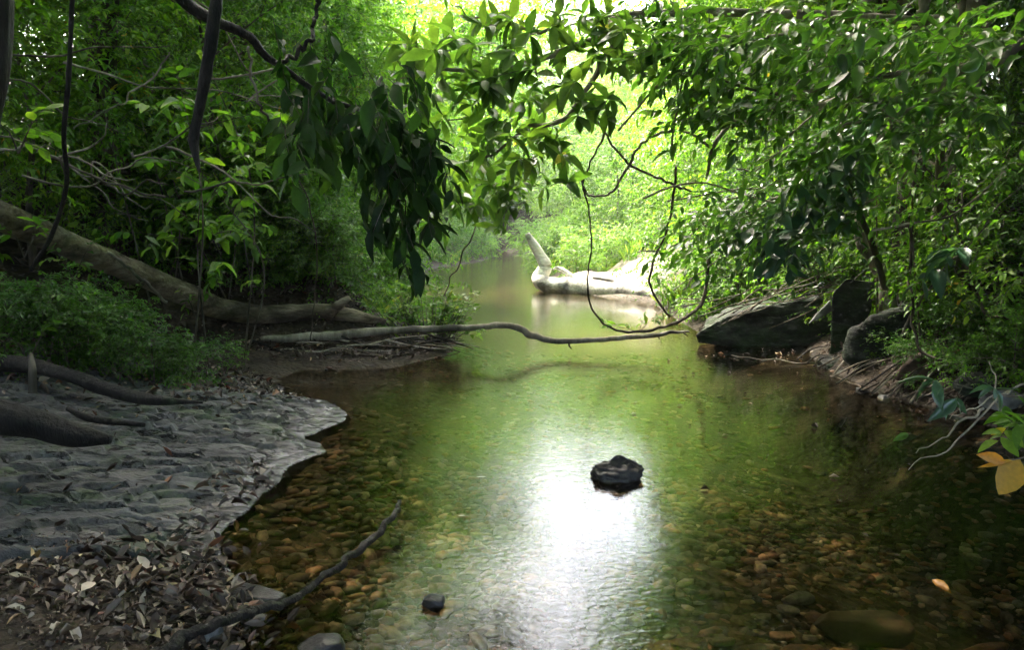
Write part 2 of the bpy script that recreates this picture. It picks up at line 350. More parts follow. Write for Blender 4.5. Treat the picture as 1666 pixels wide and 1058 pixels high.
# ------------------------------------------------------------------ water
m, nt, N, L, out = newmat('stream_water'); M['water'] = m
tc = N('ShaderNodeTexCoord')
mp = N('ShaderNodeMapping'); mp.inputs['Scale'].default_value = (1, 1.35, 1); mp.inputs['Rotation'].default_value = (0, 0, .25); L(tc.outputs['Object'], mp.inputs[0])
na = N('ShaderNodeTexNoise'); na.inputs['Scale'].default_value = 25; na.inputs['Detail'].default_value = 4; na.inputs['Distortion'].default_value = .4; L(mp.outputs[0], na.inputs['Vector'])
nb = N('ShaderNodeTexNoise'); nb.inputs['Scale'].default_value = 5; nb.inputs['Detail'].default_value = 2; L(mp.outputs[0], nb.inputs['Vector'])
nc = N('ShaderNodeTexNoise'); nc.inputs['Scale'].default_value = .55; nc.inputs['Detail'].default_value = 2; L(tc.outputs['Object'], nc.inputs['Vector'])
am = N('ShaderNodeMapRange'); am.inputs[1].default_value = .38; am.inputs[2].default_value = .62; am.inputs[3].default_value = .35; am.inputs[4].default_value = 1; L(nc.outputs[0], am.inputs[0])
bb = N('ShaderNodeBump'); bb.inputs['Strength'].default_value = 1; bb.inputs['Distance'].default_value = .0014; L(nb.outputs[0], bb.inputs['Height'])
ba = N('ShaderNodeBump'); ba.inputs['Distance'].default_value = .0023; L(am.outputs[0], ba.inputs['Strength']); L(na.outputs[0], ba.inputs['Height']); L(bb.outputs[0], ba.inputs['Normal'])
gl = N('ShaderNodeBsdfGlossy'); gl.inputs['Roughness'].default_value = .008; gl.inputs[0].default_value = (1, 1, 1, 1); L(ba.outputs[0], gl.inputs['Normal'])
tr = N('ShaderNodeBsdfTransparent'); tr.inputs[0].default_value = (.68, .60, .43, 1)
fr = N('ShaderNodeFresnel'); fr.inputs[0].default_value = 1.36; L(ba.outputs[0], fr.inputs['Normal'])
mx = N('ShaderNodeMixShader'); L(fr.outputs[0], mx.inputs[0]); L(tr.outputs[0], mx.inputs[1]); L(gl.outputs[0], mx.inputs[2]); L(mx.outputs[0], out.inputs[0])
v = np.array([[-16,-6.5,0],[8,-6.5,0],[8,60,0],[-16,60,0]], float)
wt = MB().add(v, [[0,1,2],[0,2,3]]).build('water', [M['water']], smooth=False); tag(wt, 'shallow clear rippling stream water', 'water', kind='structure')

# ------------------------------------------------------------------ rock slab on the left bank
nx, ny = 330, 430
sx = np.linspace(-5.2, -.6, nx); sy = np.linspace(2.0, 8.2, ny); X, Y = np.meshgrid(sx, sy); x = X.ravel(); y = Y.ravel(); d = sdist(x, y)
d = d+.11*fbm(xyz(x*3.1, y*5.1), 5, 77)*sstep(1.5, 0, abs(d))
q = np.stack([(x+y*.28)*1.6, (y-x*.28)*9, x*0], -1)
lay = fbm(q, 4, 31); rid = 1-abs(fbm(q*np.array([.9, .7, 1]), 4, 44))*2
z = slabz(x, y, d)+.05*fbm(xyz(x*1.5, y*1.5), 3, 8)*sstep(0, .7, d)+(.010*lay+.006*rid)*sstep(-.02, .35, d)
st = z*17+lay*1.6+fbm(xyz(x*5, y*7), 3, 15)*.7; fr_ = st-np.floor(st); tz = (np.floor(st)+sstep(.4, .58, fr_)-st)/17*.9
z = z+tz*sstep(.02, .3, d)+.006*fbm(xyz(x*14, y*20), 4, 5)*sstep(-.05, .2, d)
mk = slabmask(x, y)*sstep(2.7, 2.1, d)*sstep(-.75, -.5, d)
hz = H(x, y, False)+.12*slabmask(x, y)*sstep(2.5, 2.0, d)
z = np.where(d > 0, z, np.minimum(z, .02))
z = z*mk+(np.minimum(z, hz)-.25)*(1-mk)
m, nt, N, L, out = newmat('grey_schist'); M['slate'] = m
tc = N('ShaderNodeTexCoord'); mp = N('ShaderNodeMapping'); mp.inputs['Rotation'].default_value = (0, 0, .22); mp.inputs['Scale'].default_value = (1.6, 5.2, 5); L(tc.outputs['Object'], mp.inputs[0])
def noi(sc_, det, vec, ro=.6, dis=0):
    n = N('ShaderNodeTexNoise'); n.inputs['Scale'].default_value = sc_; n.inputs['Detail'].default_value = det; n.inputs['Roughness'].default_value = ro; n.inputs['Distortion'].default_value = dis; L(vec, n.inputs['Vector']); return n.outputs[0]
def mulc(a_, b_, mode='MULTIPLY', f=1):
    q = N('ShaderNodeMix'); q.data_type = 'RGBA'; q.blend_type = mode; q.inputs[0].default_value = f; L(a_, q.inputs[6]); L(b_, q.inputs[7]); return q.outputs[2]
def rmp(v_, st): q = ramp(nt, st); L(v_, q.inputs[0]); return q.outputs[0]
A1 = noi(1.2, 10, mp.outputs[0], .6, .15); A2 = noi(1.5, 8, mp.outputs[0], .6, .3); A3 = noi(1.4, 6, tc.outputs['Object'], .7); A4 = noi(26, 5, tc.outputs['Object'], .7)
base = rmp(A1, [(.3, (.022,.022,.023)), (.42, (.045,.047,.052)), (.55, (.064,.067,.074)), (.75, (.10,.104,.113))])
crack = rmp(A2, [(.38, (1,1,1)), (.40, (.2,.2,.2)), (.425, (1,1,1)), (.595, (1,1,1)), (.609, (.3,.3,.3)), (.63, (1,1,1))])
grit = rmp(A4, [(.3, (.55,.55,.55)), (.7, (1.35,1.35,1.35))])
blot = rmp(A3, [(.34, (.35,.32,.29)), (.46, (.9,.88,.85)), (.56, (1,1,1)), (.7, (1.3,1.3,1.3))])
c_ = mulc(mulc(mulc(base, crack), grit), blot)
ms = N('ShaderNodeMix'); ms.data_type = 'RGBA'; L(c_, ms.inputs[6]); ms.inputs[7].default_value = (.055, .085, .03, 1)
mk_ = rmp(noi(1.1, 8, tc.outputs['Object'], .75, .5), [(.52, (0,0,0)), (.62, (.75,.75,.75))]); L(mk_, ms.inputs[0])
b = N('ShaderNodeBsdfPrincipled'); b.inputs['Specular IOR Level'].default_value = .35; L(ms.outputs[2], b.inputs['Base Color'])
gp = N('ShaderNodeNewGeometry'); sz_ = N('ShaderNodeSeparateXYZ'); L(gp.outputs['Position'], sz_.inputs[0])
wz = N('ShaderNodeMath'); wz.operation = 'MULTIPLY_ADD'; wz.inputs[1].default_value = -.09; L(A3, wz.inputs[0]); L(sz_.outputs[2], wz.inputs[2])
wf = N('ShaderNodeMapRange'); wf.inputs[1].default_value = -.02; wf.inputs[2].default_value = .035; wf.inputs[3].default_value = 1; wf.inputs[4].default_value = 0; L(wz.outputs[0], wf.inputs[0])
wc = N('ShaderNodeMix'); wc.data_type = 'RGBA'; wc.blend_type = 'MULTIPLY'; L(wf.outputs[0], wc.inputs[0]); L(ms.outputs[2], wc.inputs[6]); wc.inputs[7].default_value = (.38, .38, .42, 1); L(wc.outputs[2], b.inputs['Base Color'])
rr_ = rmp(A3, [(.3, (.35,.35,.35)), (.7, (.72,.72,.72))]); wr = N('ShaderNodeMix'); wr.data_type = 'FLOAT'; L(wf.outputs[0], wr.inputs[0]); L(rr_, wr.inputs[2]); wr.inputs[3].default_value = .12; L(wr.outputs[0], b.inputs['Roughness'])
b0 = N('ShaderNodeBump'); b0.inputs['Distance'].default_value = .03; b0.inputs['Strength'].default_value = 1; L(crack, b0.inputs['Height'])
b1 = N('ShaderNodeBump'); b1.inputs['Distance'].default_value = .04; b1.inputs['Strength'].default_value = .9; L(A1, b1.inputs['Height']); L(b0.outputs[0], b1.inputs['Normal'])
b2 = N('ShaderNodeBump'); b2.inputs['Distance'].default_value = .006; b2.inputs['Strength'].default_value = .8; L(A4, b2.inputs['Height']); L(b1.outputs[0], b2.inputs['Normal']); L(b2.outputs[0], b.inputs['Normal'])
L(b.outputs[0], out.inputs[0])
rs_ = MB().add(np.stack([x, y, z], -1), grid_tris(nx, ny)).build('rock_slab', [M['slate']])
tag(rs_, 'broad blue grey layered rock slab sloping into the water on the left bank', 'rock slab')
SLAB = (sx, sy, z.reshape(ny, nx))
def surf(x, y):
    """height of the walkable surface (soil or slab)"""
    h = H(x, y); ix = np.clip(np.searchsorted(sx, x), 0, nx-1); iy = np.clip(np.searchsorted(sy, y), 0, ny-1)
    ok = (x > sx[0]) & (x < sx[-1]) & (y > sy[0]) & (y < sy[-1])
    return np.where(ok, np.maximum(h, SLAB[2][iy, ix]), h)
def Hs(x, y): return float(surf(np.array([x], float), np.array([y], float))[0])

# ------------------------------------------------------------------ rocks
import bmesh
def ico(sub):
    bm = bmesh.new(); bmesh.ops.create_icosphere(bm, subdivisions=sub, radius=1)
    v = np.array([q.co[:] for q in bm.verts]); t = np.array([[q.index for q in f.verts] for f in bm.faces]); bm.free(); return v, t
ICO = {k: ico(k) for k in (1, 2, 4, 5)}
def rock_mb(seed, dims, cuts=10, sub=5, rough=.10, flat=0, rot=0, tilt=(0, 0), boxy=.5, freq=1.6):
    rng = np.random.default_rng(seed); v, t = ICO[sub]; v = v.copy()
    v = v/np.maximum(np.abs(v).max(1, keepdims=True), 1e-6)*boxy+v*(1-boxy)
    for k in range(cuts):
        n = norm(rng.normal(size=3)); c = rng.uniform(.62, .92); dd = v@n-c
        v = v-n*np.maximum(dd, 0)[:, None]*.93
    nn = norm(v); v = v+nn*(fbm(v*freq+seed, 4, seed)*rough)[:, None]
    v = v+nn*(fbm(v*np.array([2, 2, 9])+seed, 3, seed+5)*rough*.35)[:, None]
    v = v*np.array(dims)/2
    def R(v, a, ax):
        c, s = cos(a), sin(a); i, j = [(1, 2), (0, 2), (0, 1)][ax]; o = v.copy(); o[:, i] = v[:, i]*c-v[:, j]*s; o[:, j] = v[:, i]*s+v[:, j]*c; return o
    v = R(v, tilt[0], 0); v = R(v, tilt[1], 1); v = R(v, rot, 2)
    return MB().add(v, t)
def rock(name, loc, label, cat, mat, group=None, **k):
    o = rock_mb(**k).build(name, [mat]); o.location = loc; return tag(o, label, cat, group)
M['rk_dark'] = barkmat('wet_black_rock', (.008,.008,.008), (.022,.02,.02), (.05,.045,.045), sc_=(7,7,7), rough=.38, bump=.9, dist=.02)
M['rk_green'] = barkmat('mossy_dark_rock', (.008,.009,.008), (.028,.034,.026), (.075,.085,.062), sc_=(5,5,11), rough=.7, bump=1, dist=.06, moss=((.022,.045,.014), .47))
M['rk_red'] = barkmat('rust_brown_rock', (.05,.03,.022), (.11,.068,.048), (.17,.115,.085), sc_=(3,9,14), rough=.75, bump=.7, dist=.02)
M['rk_grey'] = barkmat('grey_stone', (.06,.06,.06), (.15,.15,.15), (.26,.26,.26), sc_=(6,6,10), rough=.6, bump=.6, dist=.015)
p = G(1008, 782); rock('stone', (p[0], p[1]+.06, .02), 'black wet rock breaking the surface in midstream', 'stone', M['rk_dark'], seed=11, dims=(.34,.25,.20), cuts=7, rough=.3, rot=.2, boxy=.1, freq=2.2)
p = G(706, 984); rock('stone', (p[0], p[1], .0), 'small dark rock poking out of the water in front of the white reflection', 'stone', M['rk_dark'], seed=5, dims=(.095,.08,.07), cuts=8, sub=4, rough=.1)
p = G(525, 1052); rock('stone', (p[0], p[1]-.03, .0), 'black stone at the bottom edge beside the curved stick', 'stone', M['rk_dark'], seed=7, dims=(.17,.12,.09), cuts=10, sub=4, rough=.1, rot=.3)
p = G(420, 968); rock('stone', (p[0], p[1], -.02), 'flat dark stone half sunk beside the leaf litter', 'stone', M['rk_dark'], seed=8, dims=(.26,.16,.09), cuts=10, sub=4, rough=.08, rot=-.1)

def slabrock(name, px, D, thick, label, cat, mat, seed, amp=.03, back=.85, group=None):
    f = [P(x_, y_, D) for x_, y_ in px]; c = np.mean(f, 0); dirv = norm(c-CAM); dirv[2] = 0
    bk = [c+(q_-c)*back+dirv*thick+np.array([0, 0, .05*thick]) for q_ in f]
    bm = bmesh.new(); V = [bm.verts.new(q_-c) for q_ in f]; W = [bm.verts.new(q_-c) for q_ in bk]; n = len(V)
    bm.faces.new(V); bm.faces.new(W[::-1])
    for k_ in range(n): bm.faces.new([V[k_], W[k_], W[(k_+1) % n], V[(k_+1) % n]])
    bmesh.ops.recalc_face_normals(bm, faces=bm.faces)
    bmesh.ops.bevel(bm, geom=list(bm.edges), offset=.03, segments=2, affect='EDGES', profile=.6)
    bmesh.ops.triangulate(bm, faces=bm.faces)
    for it in range(6):
        e = [q_ for q_ in bm.edges if q_.calc_length() > .055]
        if not e: break
        bmesh.ops.subdivide_edges(bm, edges=e, cuts=1); bmesh.ops.triangulate(bm, faces=bm.faces)
    bm.normal_update(); v = np.array([q_.co[:] for q_ in bm.verts]); nn = np.array([q_.normal[:] for q_ in bm.verts]); bm.verts.index_update()
    t_ = np.array([[q_.index for q_ in f_.verts] for f_ in bm.faces]); bm.free()
    v = v+nn*(amp*1.6*fbm(v*2.2+seed, 3, seed)+amp*fbm(v*np.array([4, 4, 16])+seed, 4, seed+2))[:, None]
    o = MB().add(v, t_).build(name, [mat]); o.location = c; return tag(o, label, cat, group)
slabrock('rock_ledge', [(1132,543),(1175,518),(1240,498),(1335,486),(1362,505),(1352,560),(1290,568),(1200,566),(1134,560)], 10.0, 1.1, 'long low mossy dark rock ledge along the right bank', 'rock', M['rk_green'], 21, .05)
slabrock('rock', [(1352,478),(1376,452),(1424,458),(1418,510),(1398,552),(1378,604),(1340,616),(1350,560)], 8.7, .4, 'tall greenish rock slab leaning against the right bank', 'rock', M['rk_green'], 33, .02)
slabrock('stone', [(1311,531),(1330,508),(1352,486),(1356,508),(1334,520)], 8.5, .14, 'pale triangular stone jutting over the dark rock ledge', 'stone', M['rk_grey'], 5, .008)
slabrock('rock', [(1378,572),(1386,543),(1424,517),(1490,508),(1560,522),(1580,560),(1545,600),(1440,612),(1392,600)], 7.9, .8, 'large flat topped boulder under the right hand tree trunks', 'rock', M['rk_green'], 42, .06)
slabrock('rock', [(1452,618),(1470,592),(1500,578),(1546,576),(1566,592),(1552,616),(1505,628)], 7.0, .35, 'rust brown rock resting at the foot of the right bank', 'rock', M['rk_red'], 14, .015)
p = P(1636, 650, 6.0); rock('stone', (p[0], p[1]+.05, p[2]), 'blue grey stone by the twigs at the right edge', 'stone', M['rk_grey'], seed=16, dims=(.34,.26,.18), cuts=12, rough=.07, rot=.4)
for k, (px, py, D, dm, lab) in enumerate([(1560,578,7.5,(.8,.5,.3),'low mossy rock between the boulder and the rust brown rock'),(1410,612,8.1,(.7,.4,.22),'flat black rock at the water under the leaning slab'),(1600,628,6.4,(.45,.35,.2),'mossy rock behind the drooping sprig'),(1190,528,11.2,(.8,.5,.3),'low dark rock at the upstream end of the ledge'),(1360,600,8.5,(.5,.4,.25),'dark wet rock at the foot of the leaning slab')]):
    q = P(px, py, D); q[2] = min(q[2], Hs(q[0], q[1])+.1); rock('rock', tuple(q), lab, 'rock', M['rk_green'], seed=80+k, dims=dm, cuts=9, rough=.2, boxy=.35, rot=.3*k, tilt=(.1, .1))
p = P(1640, 575, 6.9); rock('rock', (p[0]+.1, p[1]+.4, p[2]-.05), 'dark shaded boulder behind the rust brown rock', 'rock', M['rk_green'], seed=52, dims=(1.1,.9,.5), cuts=9, rough=.22, rot=-.4, boxy=.3)
rg = np.random.default_rng(4)
for k, (px, py, s, mm, lab) in enumerate([(1476,668,.13,'rk_grey','pale'),(1440,640,.12,'rk_grey','grey'),(1560,672,.14,'rk_green','mossy'),(1500,655,.10,'rk_red','brown'),(1590,640,.13,'rk_grey','grey'),(1365,640,.16,'rk_dark','black'),(1405,628,.12,'rk_dark','dark')]):
    p = G(px, py, .04); rock('stone', (p[0], p[1], Hs(p[0], p[1])+.02), 'small stones at the waterline of the right bank', 'stone', M[mm], 'small stones along the right waterline', seed=60+k, dims=(s*1.3, s, s*.6), cuts=9, sub=4, rot=k*.8)

# stream stones that lie on the bed, each one readable through the water
M['peb'] = None
m, nt, N, L, out = newmat('river_pebble'); M['peb'] = m
a = N('ShaderNodeAttribute'); a.attribute_name = 'var'
r = ramp(nt, [(0,(.025,.022,.018)),(.15,(.04,.032,.02)),(.3,(.14,.080,.045)),(.45,(.20,.090,.055)),(.55,(.06,.056,.045)),(.7,(.17,.135,.08)),(.8,(.11,.12,.12)),(.9,(.25,.16,.12)),(.96,(.30,.27,.23)),(1,(.20,.095,.04))]); L(a.outputs['Fac'], r.inputs[0])
tc = N('ShaderNodeTexCoord'); n1 = N('ShaderNodeTexNoise'); n1.inputs['Scale'].default_value = 45; n1.inputs['Detail'].default_value = 5; L(tc.outputs['Object'], n1.inputs['Vector'])
rr = ramp(nt, [(.3,(.55,)*3),(.7,(1.3,)*3)]); L(n1.outputs[0], rr.inputs[0]); mm = N('ShaderNodeMix'); mm.data_type = 'RGBA'; mm.blend_type = 'MULTIPLY'; mm.inputs[0].default_value = 1; L(r.outputs[0], mm.inputs[6]); L(rr.outputs[0], mm.inputs[7])
b = N('ShaderNodeBsdfPrincipled'); b.inputs['Roughness'].default_value = .6; L(mm.outputs[2], b.inputs['Base Color']); L(b.outputs[0], out.inputs[0])
def pebbles(n, xr, yr, smin, smax, seed, sub=1, dens=None, mb=None, pw=2.5, ramp_=None):
    rng = np.random.default_rng(seed); tv, tt = ICO[sub]
    x = rng.uniform(*xr, n); y = rng.uniform(*yr, n); k = sdist(x, y) < .05
    if dens is not None: k &= rng.random(n) < dens(x, y)
    x, y = x[k], y[k]; n = len(x); s = smin+(smax-smin)*rng.random(n)**pw
    z = H(x, y)+s*.12-.022*sstep(0, .4, fbm(xyz(x*1.3, y*1.3), 3, 91))
    dims = np.stack([s*rng.uniform(.8, 1.35, n), s*rng.uniform(.55, .95, n), s*rng.uniform(.22, .42, n)], -1)/1.0
    a = rng.uniform(0, 2*pi, n); v = tv[None]*(1+.22*rng.normal(size=(n, len(tv), 1)).clip(-1, 1)*(.7 if sub == 1 else .25))
    v = v*dims[:, None]*.5; c, sn = np.cos(a)[:, None], np.sin(a)[:, None]
    tl = rng.normal(0, .18, (n, 1))
    vx = v[..., 0]*c-v[..., 1]*sn; vy = v[..., 0]*sn+v[..., 1]*c; vz = v[..., 2]+v[..., 0]*tl
    V = np.stack([vx+x[:, None], vy+y[:, None], vz+z[:, None]], -1).reshape(-1, 3)
    T = (tt[None]+(np.arange(n)*len(tv))[:, None, None]).reshape(-1, 3)
    mb = mb or MB(); mb.add(V, T, 0, np.repeat(rng.random(n), len(tv))); return mb
mb = pebbles(15000, (-1.6, 3.7), (2.3, 5.6), .015, .12, 1, 1, pw=3)
pebbles(9000, (-2.2, 3.9), (5.4, 11), .02, .12, 2, 1, mb=mb, pw=3.5, dens=lambda x, y: 1-.85*sstep(1.6, 2.5, x+.3*fbm(xyz(x, y), 2, 6)))
o = mb.build('pebbles', [M['peb']]); tag(o, 'brown and grey pebbles covering the stream bed', 'pebbles', kind='stuff')
cob = [(1300,1030,.17,.30,'round olive brown cobble under the water at the bottom edge'),(1400,985,.42,.16,'big flat dark brown stone lying under the water'),
 (1300,945,.16,.80,'blue grey oval stone under clear water'),(1283,962,.10,.81,'pale grey pebble beside the blue grey stone underwater'),(1277,1002,.12,.90,'pinkish tan stone on the bed'),
 (1455,1015,.20,.32,'long tan stone under the water near the bottom right'),(1340,893,.09,.70,'yellowish oval pebble on the bed above the blue grey stone'),(1380,1030,.14,.36,'broken orange brown stone on the bed'),
 (1250,890,.10,.58,'greenish oval pebble on the bed'),(1265,1048,.14,.90,'pink stone at the bottom edge underwater'),(1440,1038,.09,.72,'small tan stone at the bottom right underwater'),(1120,860,.09,.66,'tan pebble right of the black rock underwater'),
 (1245,942,.06,1.0,'orange pebble on the bed left of the blue grey stone'),(1175,1010,.11,.62,'olive stone under the water at bottom centre'),(1600,960,.30,.34,'long ochre sunken stick like stone at lower right')]
for k, (px, py, s, vv, lab) in enumerate(cob):
    p = G(px, py, -.24); mbk = rock_mb(100+k, (s*1.15 if s != .30 else s*1.3, s*.62 if s != .30 else .07, s*.34 if s != .30 else .05), cuts=7, sub=4, rough=.06, rot=rg.uniform(-.5, .3), boxy=.2)
    mbk.a = [a*0+vv for a in mbk.a]; o = mbk.build('cobble', [M['peb']]); o.location = (p[0], p[1], Hs(p[0], p[1])+s*.12); tag(o, lab, 'stone', 'larger stones on the stream bed')

# ------------------------------------------------------------------ leaf litter, soil crumbs
def litter(mb, n, cx, cy, rx, ry, size, seed, fn=surf, only=None, lift=.01, tilt=.5, curl=.45, lod=1):
    rng = np.random.default_rng(seed); a = rng.uniform(0, 2*pi, n); rr = np.sqrt(rng.random(n)); x = cx+rx*rr*np.cos(a); y = cy+ry*rr*np.sin(a)
    if only is not None: k = only(x, y, rng); x, y = x[k], y[k]; n = len(x)
    z = fn(x, y)+lift*rng.random(n)*2+.003
    d = rng.normal(size=(n, 3)); d[:, 2] *= tilt*.6; nr = np.array([0, 0, 1.])+rng.normal(0, tilt, (n, 3))
    put_leaves(mb, np.stack([x, y, z], -1), d, nr, size*(.4+rng.random(n)**1.6*1.0), rng.uniform(.28, .64, n), rng, lod, 0, rng.random(n), bend=curl*rng.choice([-1, 1]), fold=.5)
mb = MB()
c = G(230, 970, .08); litter(mb, 2600, c[0], c[1], .95, .5, .022, 71, lift=.004, tilt=.3, lod=0)
c = G(250, 960, .08); litter(mb, 560, c[0], c[1], .60, .42, .066, 1, lift=.012, tilt=.28)
c = G(310, 890, .05); litter(mb, 130, c[0], c[1], .28, .42, .065, 2, lift=.012, tilt=.3)
c = G(330, 1010, .02); litter(mb, 200, c[0], c[1], .35, .35, .06, 12, lift=.014, tilt=.35)
c = G(120, 1000, .1); litter(mb, 120, c[0], c[1], .5, .3, .05, 13, lift=.008)
land = lambda x, y, rng: sdist(x, y) > .12
litter(mb, 1600, -2.8, 5.2, 2.0, 2.6, .055, 3, only=lambda x, y, r: (sdist(x, y) > .15) & (fbm(xyz(x*2.2, y*2.2), 2, 4) > r.random(len(x))*.9-.25), lift=.006, tilt=.3)
litter(mb, 1500, -3.3, 6.6, 1.6, 1.3, .07, 4, only=land, lift=.02)
c = G(400, 620, .1); litter(mb, 260, c[0], c[1], .5, .45, .06, 5, lift=.02, only=land)
litter(mb, 1500, -1.9, 9.3, 1.6, 1.0, .06, 6, only=land, lift=.03)
c = G(395, 770, .1); litter(mb, 60, c[0], c[1], .16, .35, .06, 7, lift=.015)
litter(mb, 2600, 5.2, 8, 2.4, 5, .08, 8, only=land, lift=.03)
litter(mb, 1500, 3.9, 7.2, .8, 2.2, .045, 81, only=lambda x, y, r: sdist(x, y) > .03, lift=.012, tilt=.35)
litter(mb, 2500, -7, 11, 4, 6, .10, 9, only=land, lift=.03, lod=0)
o = mb.build('leaf_litter', [M['litter']]); tag(o, 'curled grey and brown dead leaves scattered over both banks', 'leaf litter', kind='stuff')
mb = MB(); litter(mb, 70, 2.2, 6.2, 1.6, 3.0, .05, 20, fn=lambda x, y: x*0+.001, only=lambda x, y, r: sdist(x, y) < -.05, lift=.0005, tilt=.04, curl=.05, lod=0)
litter(mb, 60, 3.2, 9.1, .9, .5, .06, 21, fn=lambda x, y: x*0+.001, only=lambda x, y, r: sdist(x, y) < -.02, lift=.0005, tilt=.04, curl=.05, lod=0)
litter(mb, 260, 1.2, 5.2, 2.8, 2.6, .07, 22, fn=H, only=lambda x, y, r: sdist(x, y) < -.1, lift=.02, tilt=.2, curl=.1)
o = mb.build('floating_leaves', [M['litter']]); tag(o, 'scattered dead leaves floating on and sunk in the stream', 'leaf litter', kind='stuff')

# ------------------------------------------------------------------ trees and shrubs (prototypes)
def grow(seed, Ht, R, nl, rtrunk, lo=.3, lean=(0, 0), sub=4, up=.5):
    rng = np.random.default_rng(seed); mb = MB(); ends = []
    k = np.linspace(0, 1, 6); tp = np.stack([lean[0]*k**1.5+rng.normal(0, .04, 6)*Ht*.3*(k > 0), lean[1]*k**1.5+rng.normal(0, .04, 6)*Ht*.3*(k > 0), k*Ht*.92], -1); tp[0, 2] = -.4
    tr = rtrunk*(1-k*.8); tr[0] *= 1.35
    p, r = tube(mb, tp, tr, 26, 9, rough=.12, freq=2, seed=seed)
    for i in range(nl):
        f = lo+(1-lo)*(i+rng.random()*.8)/nl; j = min(len(p)-1, int(f*len(p))); a = i*2.4+rng.uniform(-.4, .4)
        Ln = R*(1.05-.45*abs(f-.55)/.5)*rng.uniform(.75, 1.1); dr = np.array([cos(a), sin(a), up*rng.uniform(.4, 1.2)])
        q = [p[j], p[j]+dr*Ln*.35+[0, 0, .05*Ln], p[j]+dr*Ln*.7+rng.normal(0, .08*Ln, 3), p[j]+dr*Ln+rng.normal(0, .1*Ln, 3)-[0, 0, .12*Ln]]
        br = max(.012, r[j]*.5); pp, _ = tube(mb, q, [br, br*.7, br*.45, br*.15], 12, 5, seed=seed+i)
        ends += [pp[-1], pp[len(pp)*2//3]]
        for s_ in range(sub):
            jj = int(len(pp)*rng.uniform(.35, .95)); dd = norm(dr*.6+rng.normal(0, .8, 3)); l2 = Ln*rng.uniform(.25, .5)
            e = pp[min(jj, len(pp)-1)]+dd*l2; tube(mb, [pp[min(jj, len(pp)-1)], (pp[min(jj, len(pp)-1)]+e)/2+rng.normal(0, .04*Ln, 3), e], [br*.4, br*.25, br*.1], 5, 4); ends.append(e)
    ends.append(p[-1]); return mb, np.array(ends)
def crown(ends, n, spread, L, nleaf, size, width, seed, lod, droop=.3, hang=.2, **k):
    rng = np.random.default_rng(seed); mb = MB(); c = ends.mean(0)
    e = ends[rng.integers(0, len(ends), n)]; o = e+rng.normal(0, 1, (n, 3))*np.array([1, 1, .7])*spread
    d = norm(o-c)*.6+rng.normal(0, .6, (n, 3)); d[:, 2] = d[:, 2]*.5+.1
    base = .5+.5*vnoise(o*1.1, seed); var = (base[:, None]*.6+rng.random((n, 1))*.4)*.95
    sprays(mb, o, d, L*rng.uniform(.6, 1.2, n), nleaf, size, width, rng, lod, droop, hang, var=var, **k); return mb
protos = {}
def mk_tree(key, name, leaf, bark, seed, Ht, R, nl, rt, n, spread, L, nleaf, size, width=.42, lod=1, lo=.3, lean=(0, 0), cat='tree', up=.5, sub=4, **k):
    t = empty(name, (0, 0, -50), 'x', cat); tm, ends = grow(seed, Ht, R, nl, rt, lo, lean, sub, up)
    tm.build('trunk', [M[bark]], t); crown(ends, n, spread, L, nleaf, size, width, seed+1, lod, **k).build('crown', [M[leaf], M['twig']], t)
    protos[key] = [t, False]; return t
def place(key, x, y, rz, s, label, group=None, z=None):
    t, used = protos[key]
    if z is None: z = Hs(x, y)
    if not used:
        protos[key][1] = True; t.location = (x, y, z); t.rotation_euler = (0, 0, rz); t.scale = (s, s, s); t['label'] = label
        if group: t['group'] = group
        return t
    return copy_tree(t, (x, y, z), rz, s, label, group)
mk_tree('tall_a', 'tall_tree', 'leaf', 'bark', 1, 9, 3.0, 13, .17, 3600, .55, .42, 9, .13, lod=0, lo=.35)
mk_tree('tall_b', 'tall_tree', 'lime', 'bark', 2, 8, 2.8, 12, .14, 3200, .55, .45, 8, .15, lod=0, lo=.25)
mk_tree('tall_c', 'tall_tree', 'deep', 'bark', 3, 10, 3.4, 14, .2, 4000, .6, .45, 9, .13, lod=0, lo=.3)
mk_tree('shade_canopy', 'shade_tree', 'deep', 'bark', 21, 10, 4.4, 13, .2, 3300, .75, .5, 10, .17, lod=0, lo=.62, lean=(.6,.3), up=.25)
mk_tree('leaning', 'leaning_tree', 'leaf', 'bark', 31, 6.6, 2.3, 12, .13, 2600, .5, .4, 9, .12, lo=.35, lean=(2.9, .3))
mk_tree('under_a', 'understory_tree', 'leaf', 'twig', 4, 4.2, 1.7, 11, .05, 2300, .36, .34, 9, .09, lo=.12, droop=.4)
mk_tree('under_b', 'understory_tree', 'lime', 'twig', 5, 3.6, 1.6, 10, .045, 2000, .34, .34, 8, .10, lo=.12, droop=.4)
mk_tree('under_c', 'understory_tree', 'deep', 'twig', 6, 4.6, 1.8, 12, .06, 2500, .36, .32, 10, .075, lo=.1, droop=.5, hang=.4)
mk_tree('shrub_a', 'shrub', 'leaf', 'twig', 7, 1.3, .75, 9, .018, 520, .17, .24, 8, .075, lo=.05, cat='shrub', sub=2)
mk_tree('shrub_b', 'shrub', 'lime', 'twig', 8, 1.1, .65, 8, .015, 420, .16, .24, 7, .085, lo=.05, cat='shrub', sub=2)
mk_tree('shrub_c', 'shrub', 'deep', 'twig', 9, 1.0, .7, 9, .015, 480, .17, .2, 7, .085, lo=.05, cat='shrub', sub=2, hang=.1)
mk_tree('shrub_d', 'shrub', 'blue', 'twig', 10, 1.4, .75, 8, .018, 260, .2, .3, 6, .15, lo=.05, cat='shrub', sub=2, width=.45)

rng = np.random.default_rng(77)
def gapok(x, y, R, zlow):
    """keep the open strip of sky above the creek"""
    az = math.degrees(math.atan2(x, y)); rad = math.degrees(math.atan2(R, math.hypot(x, y)))
    return not (az+rad > 1.5 and az-rad < 10.5 and y > 0)
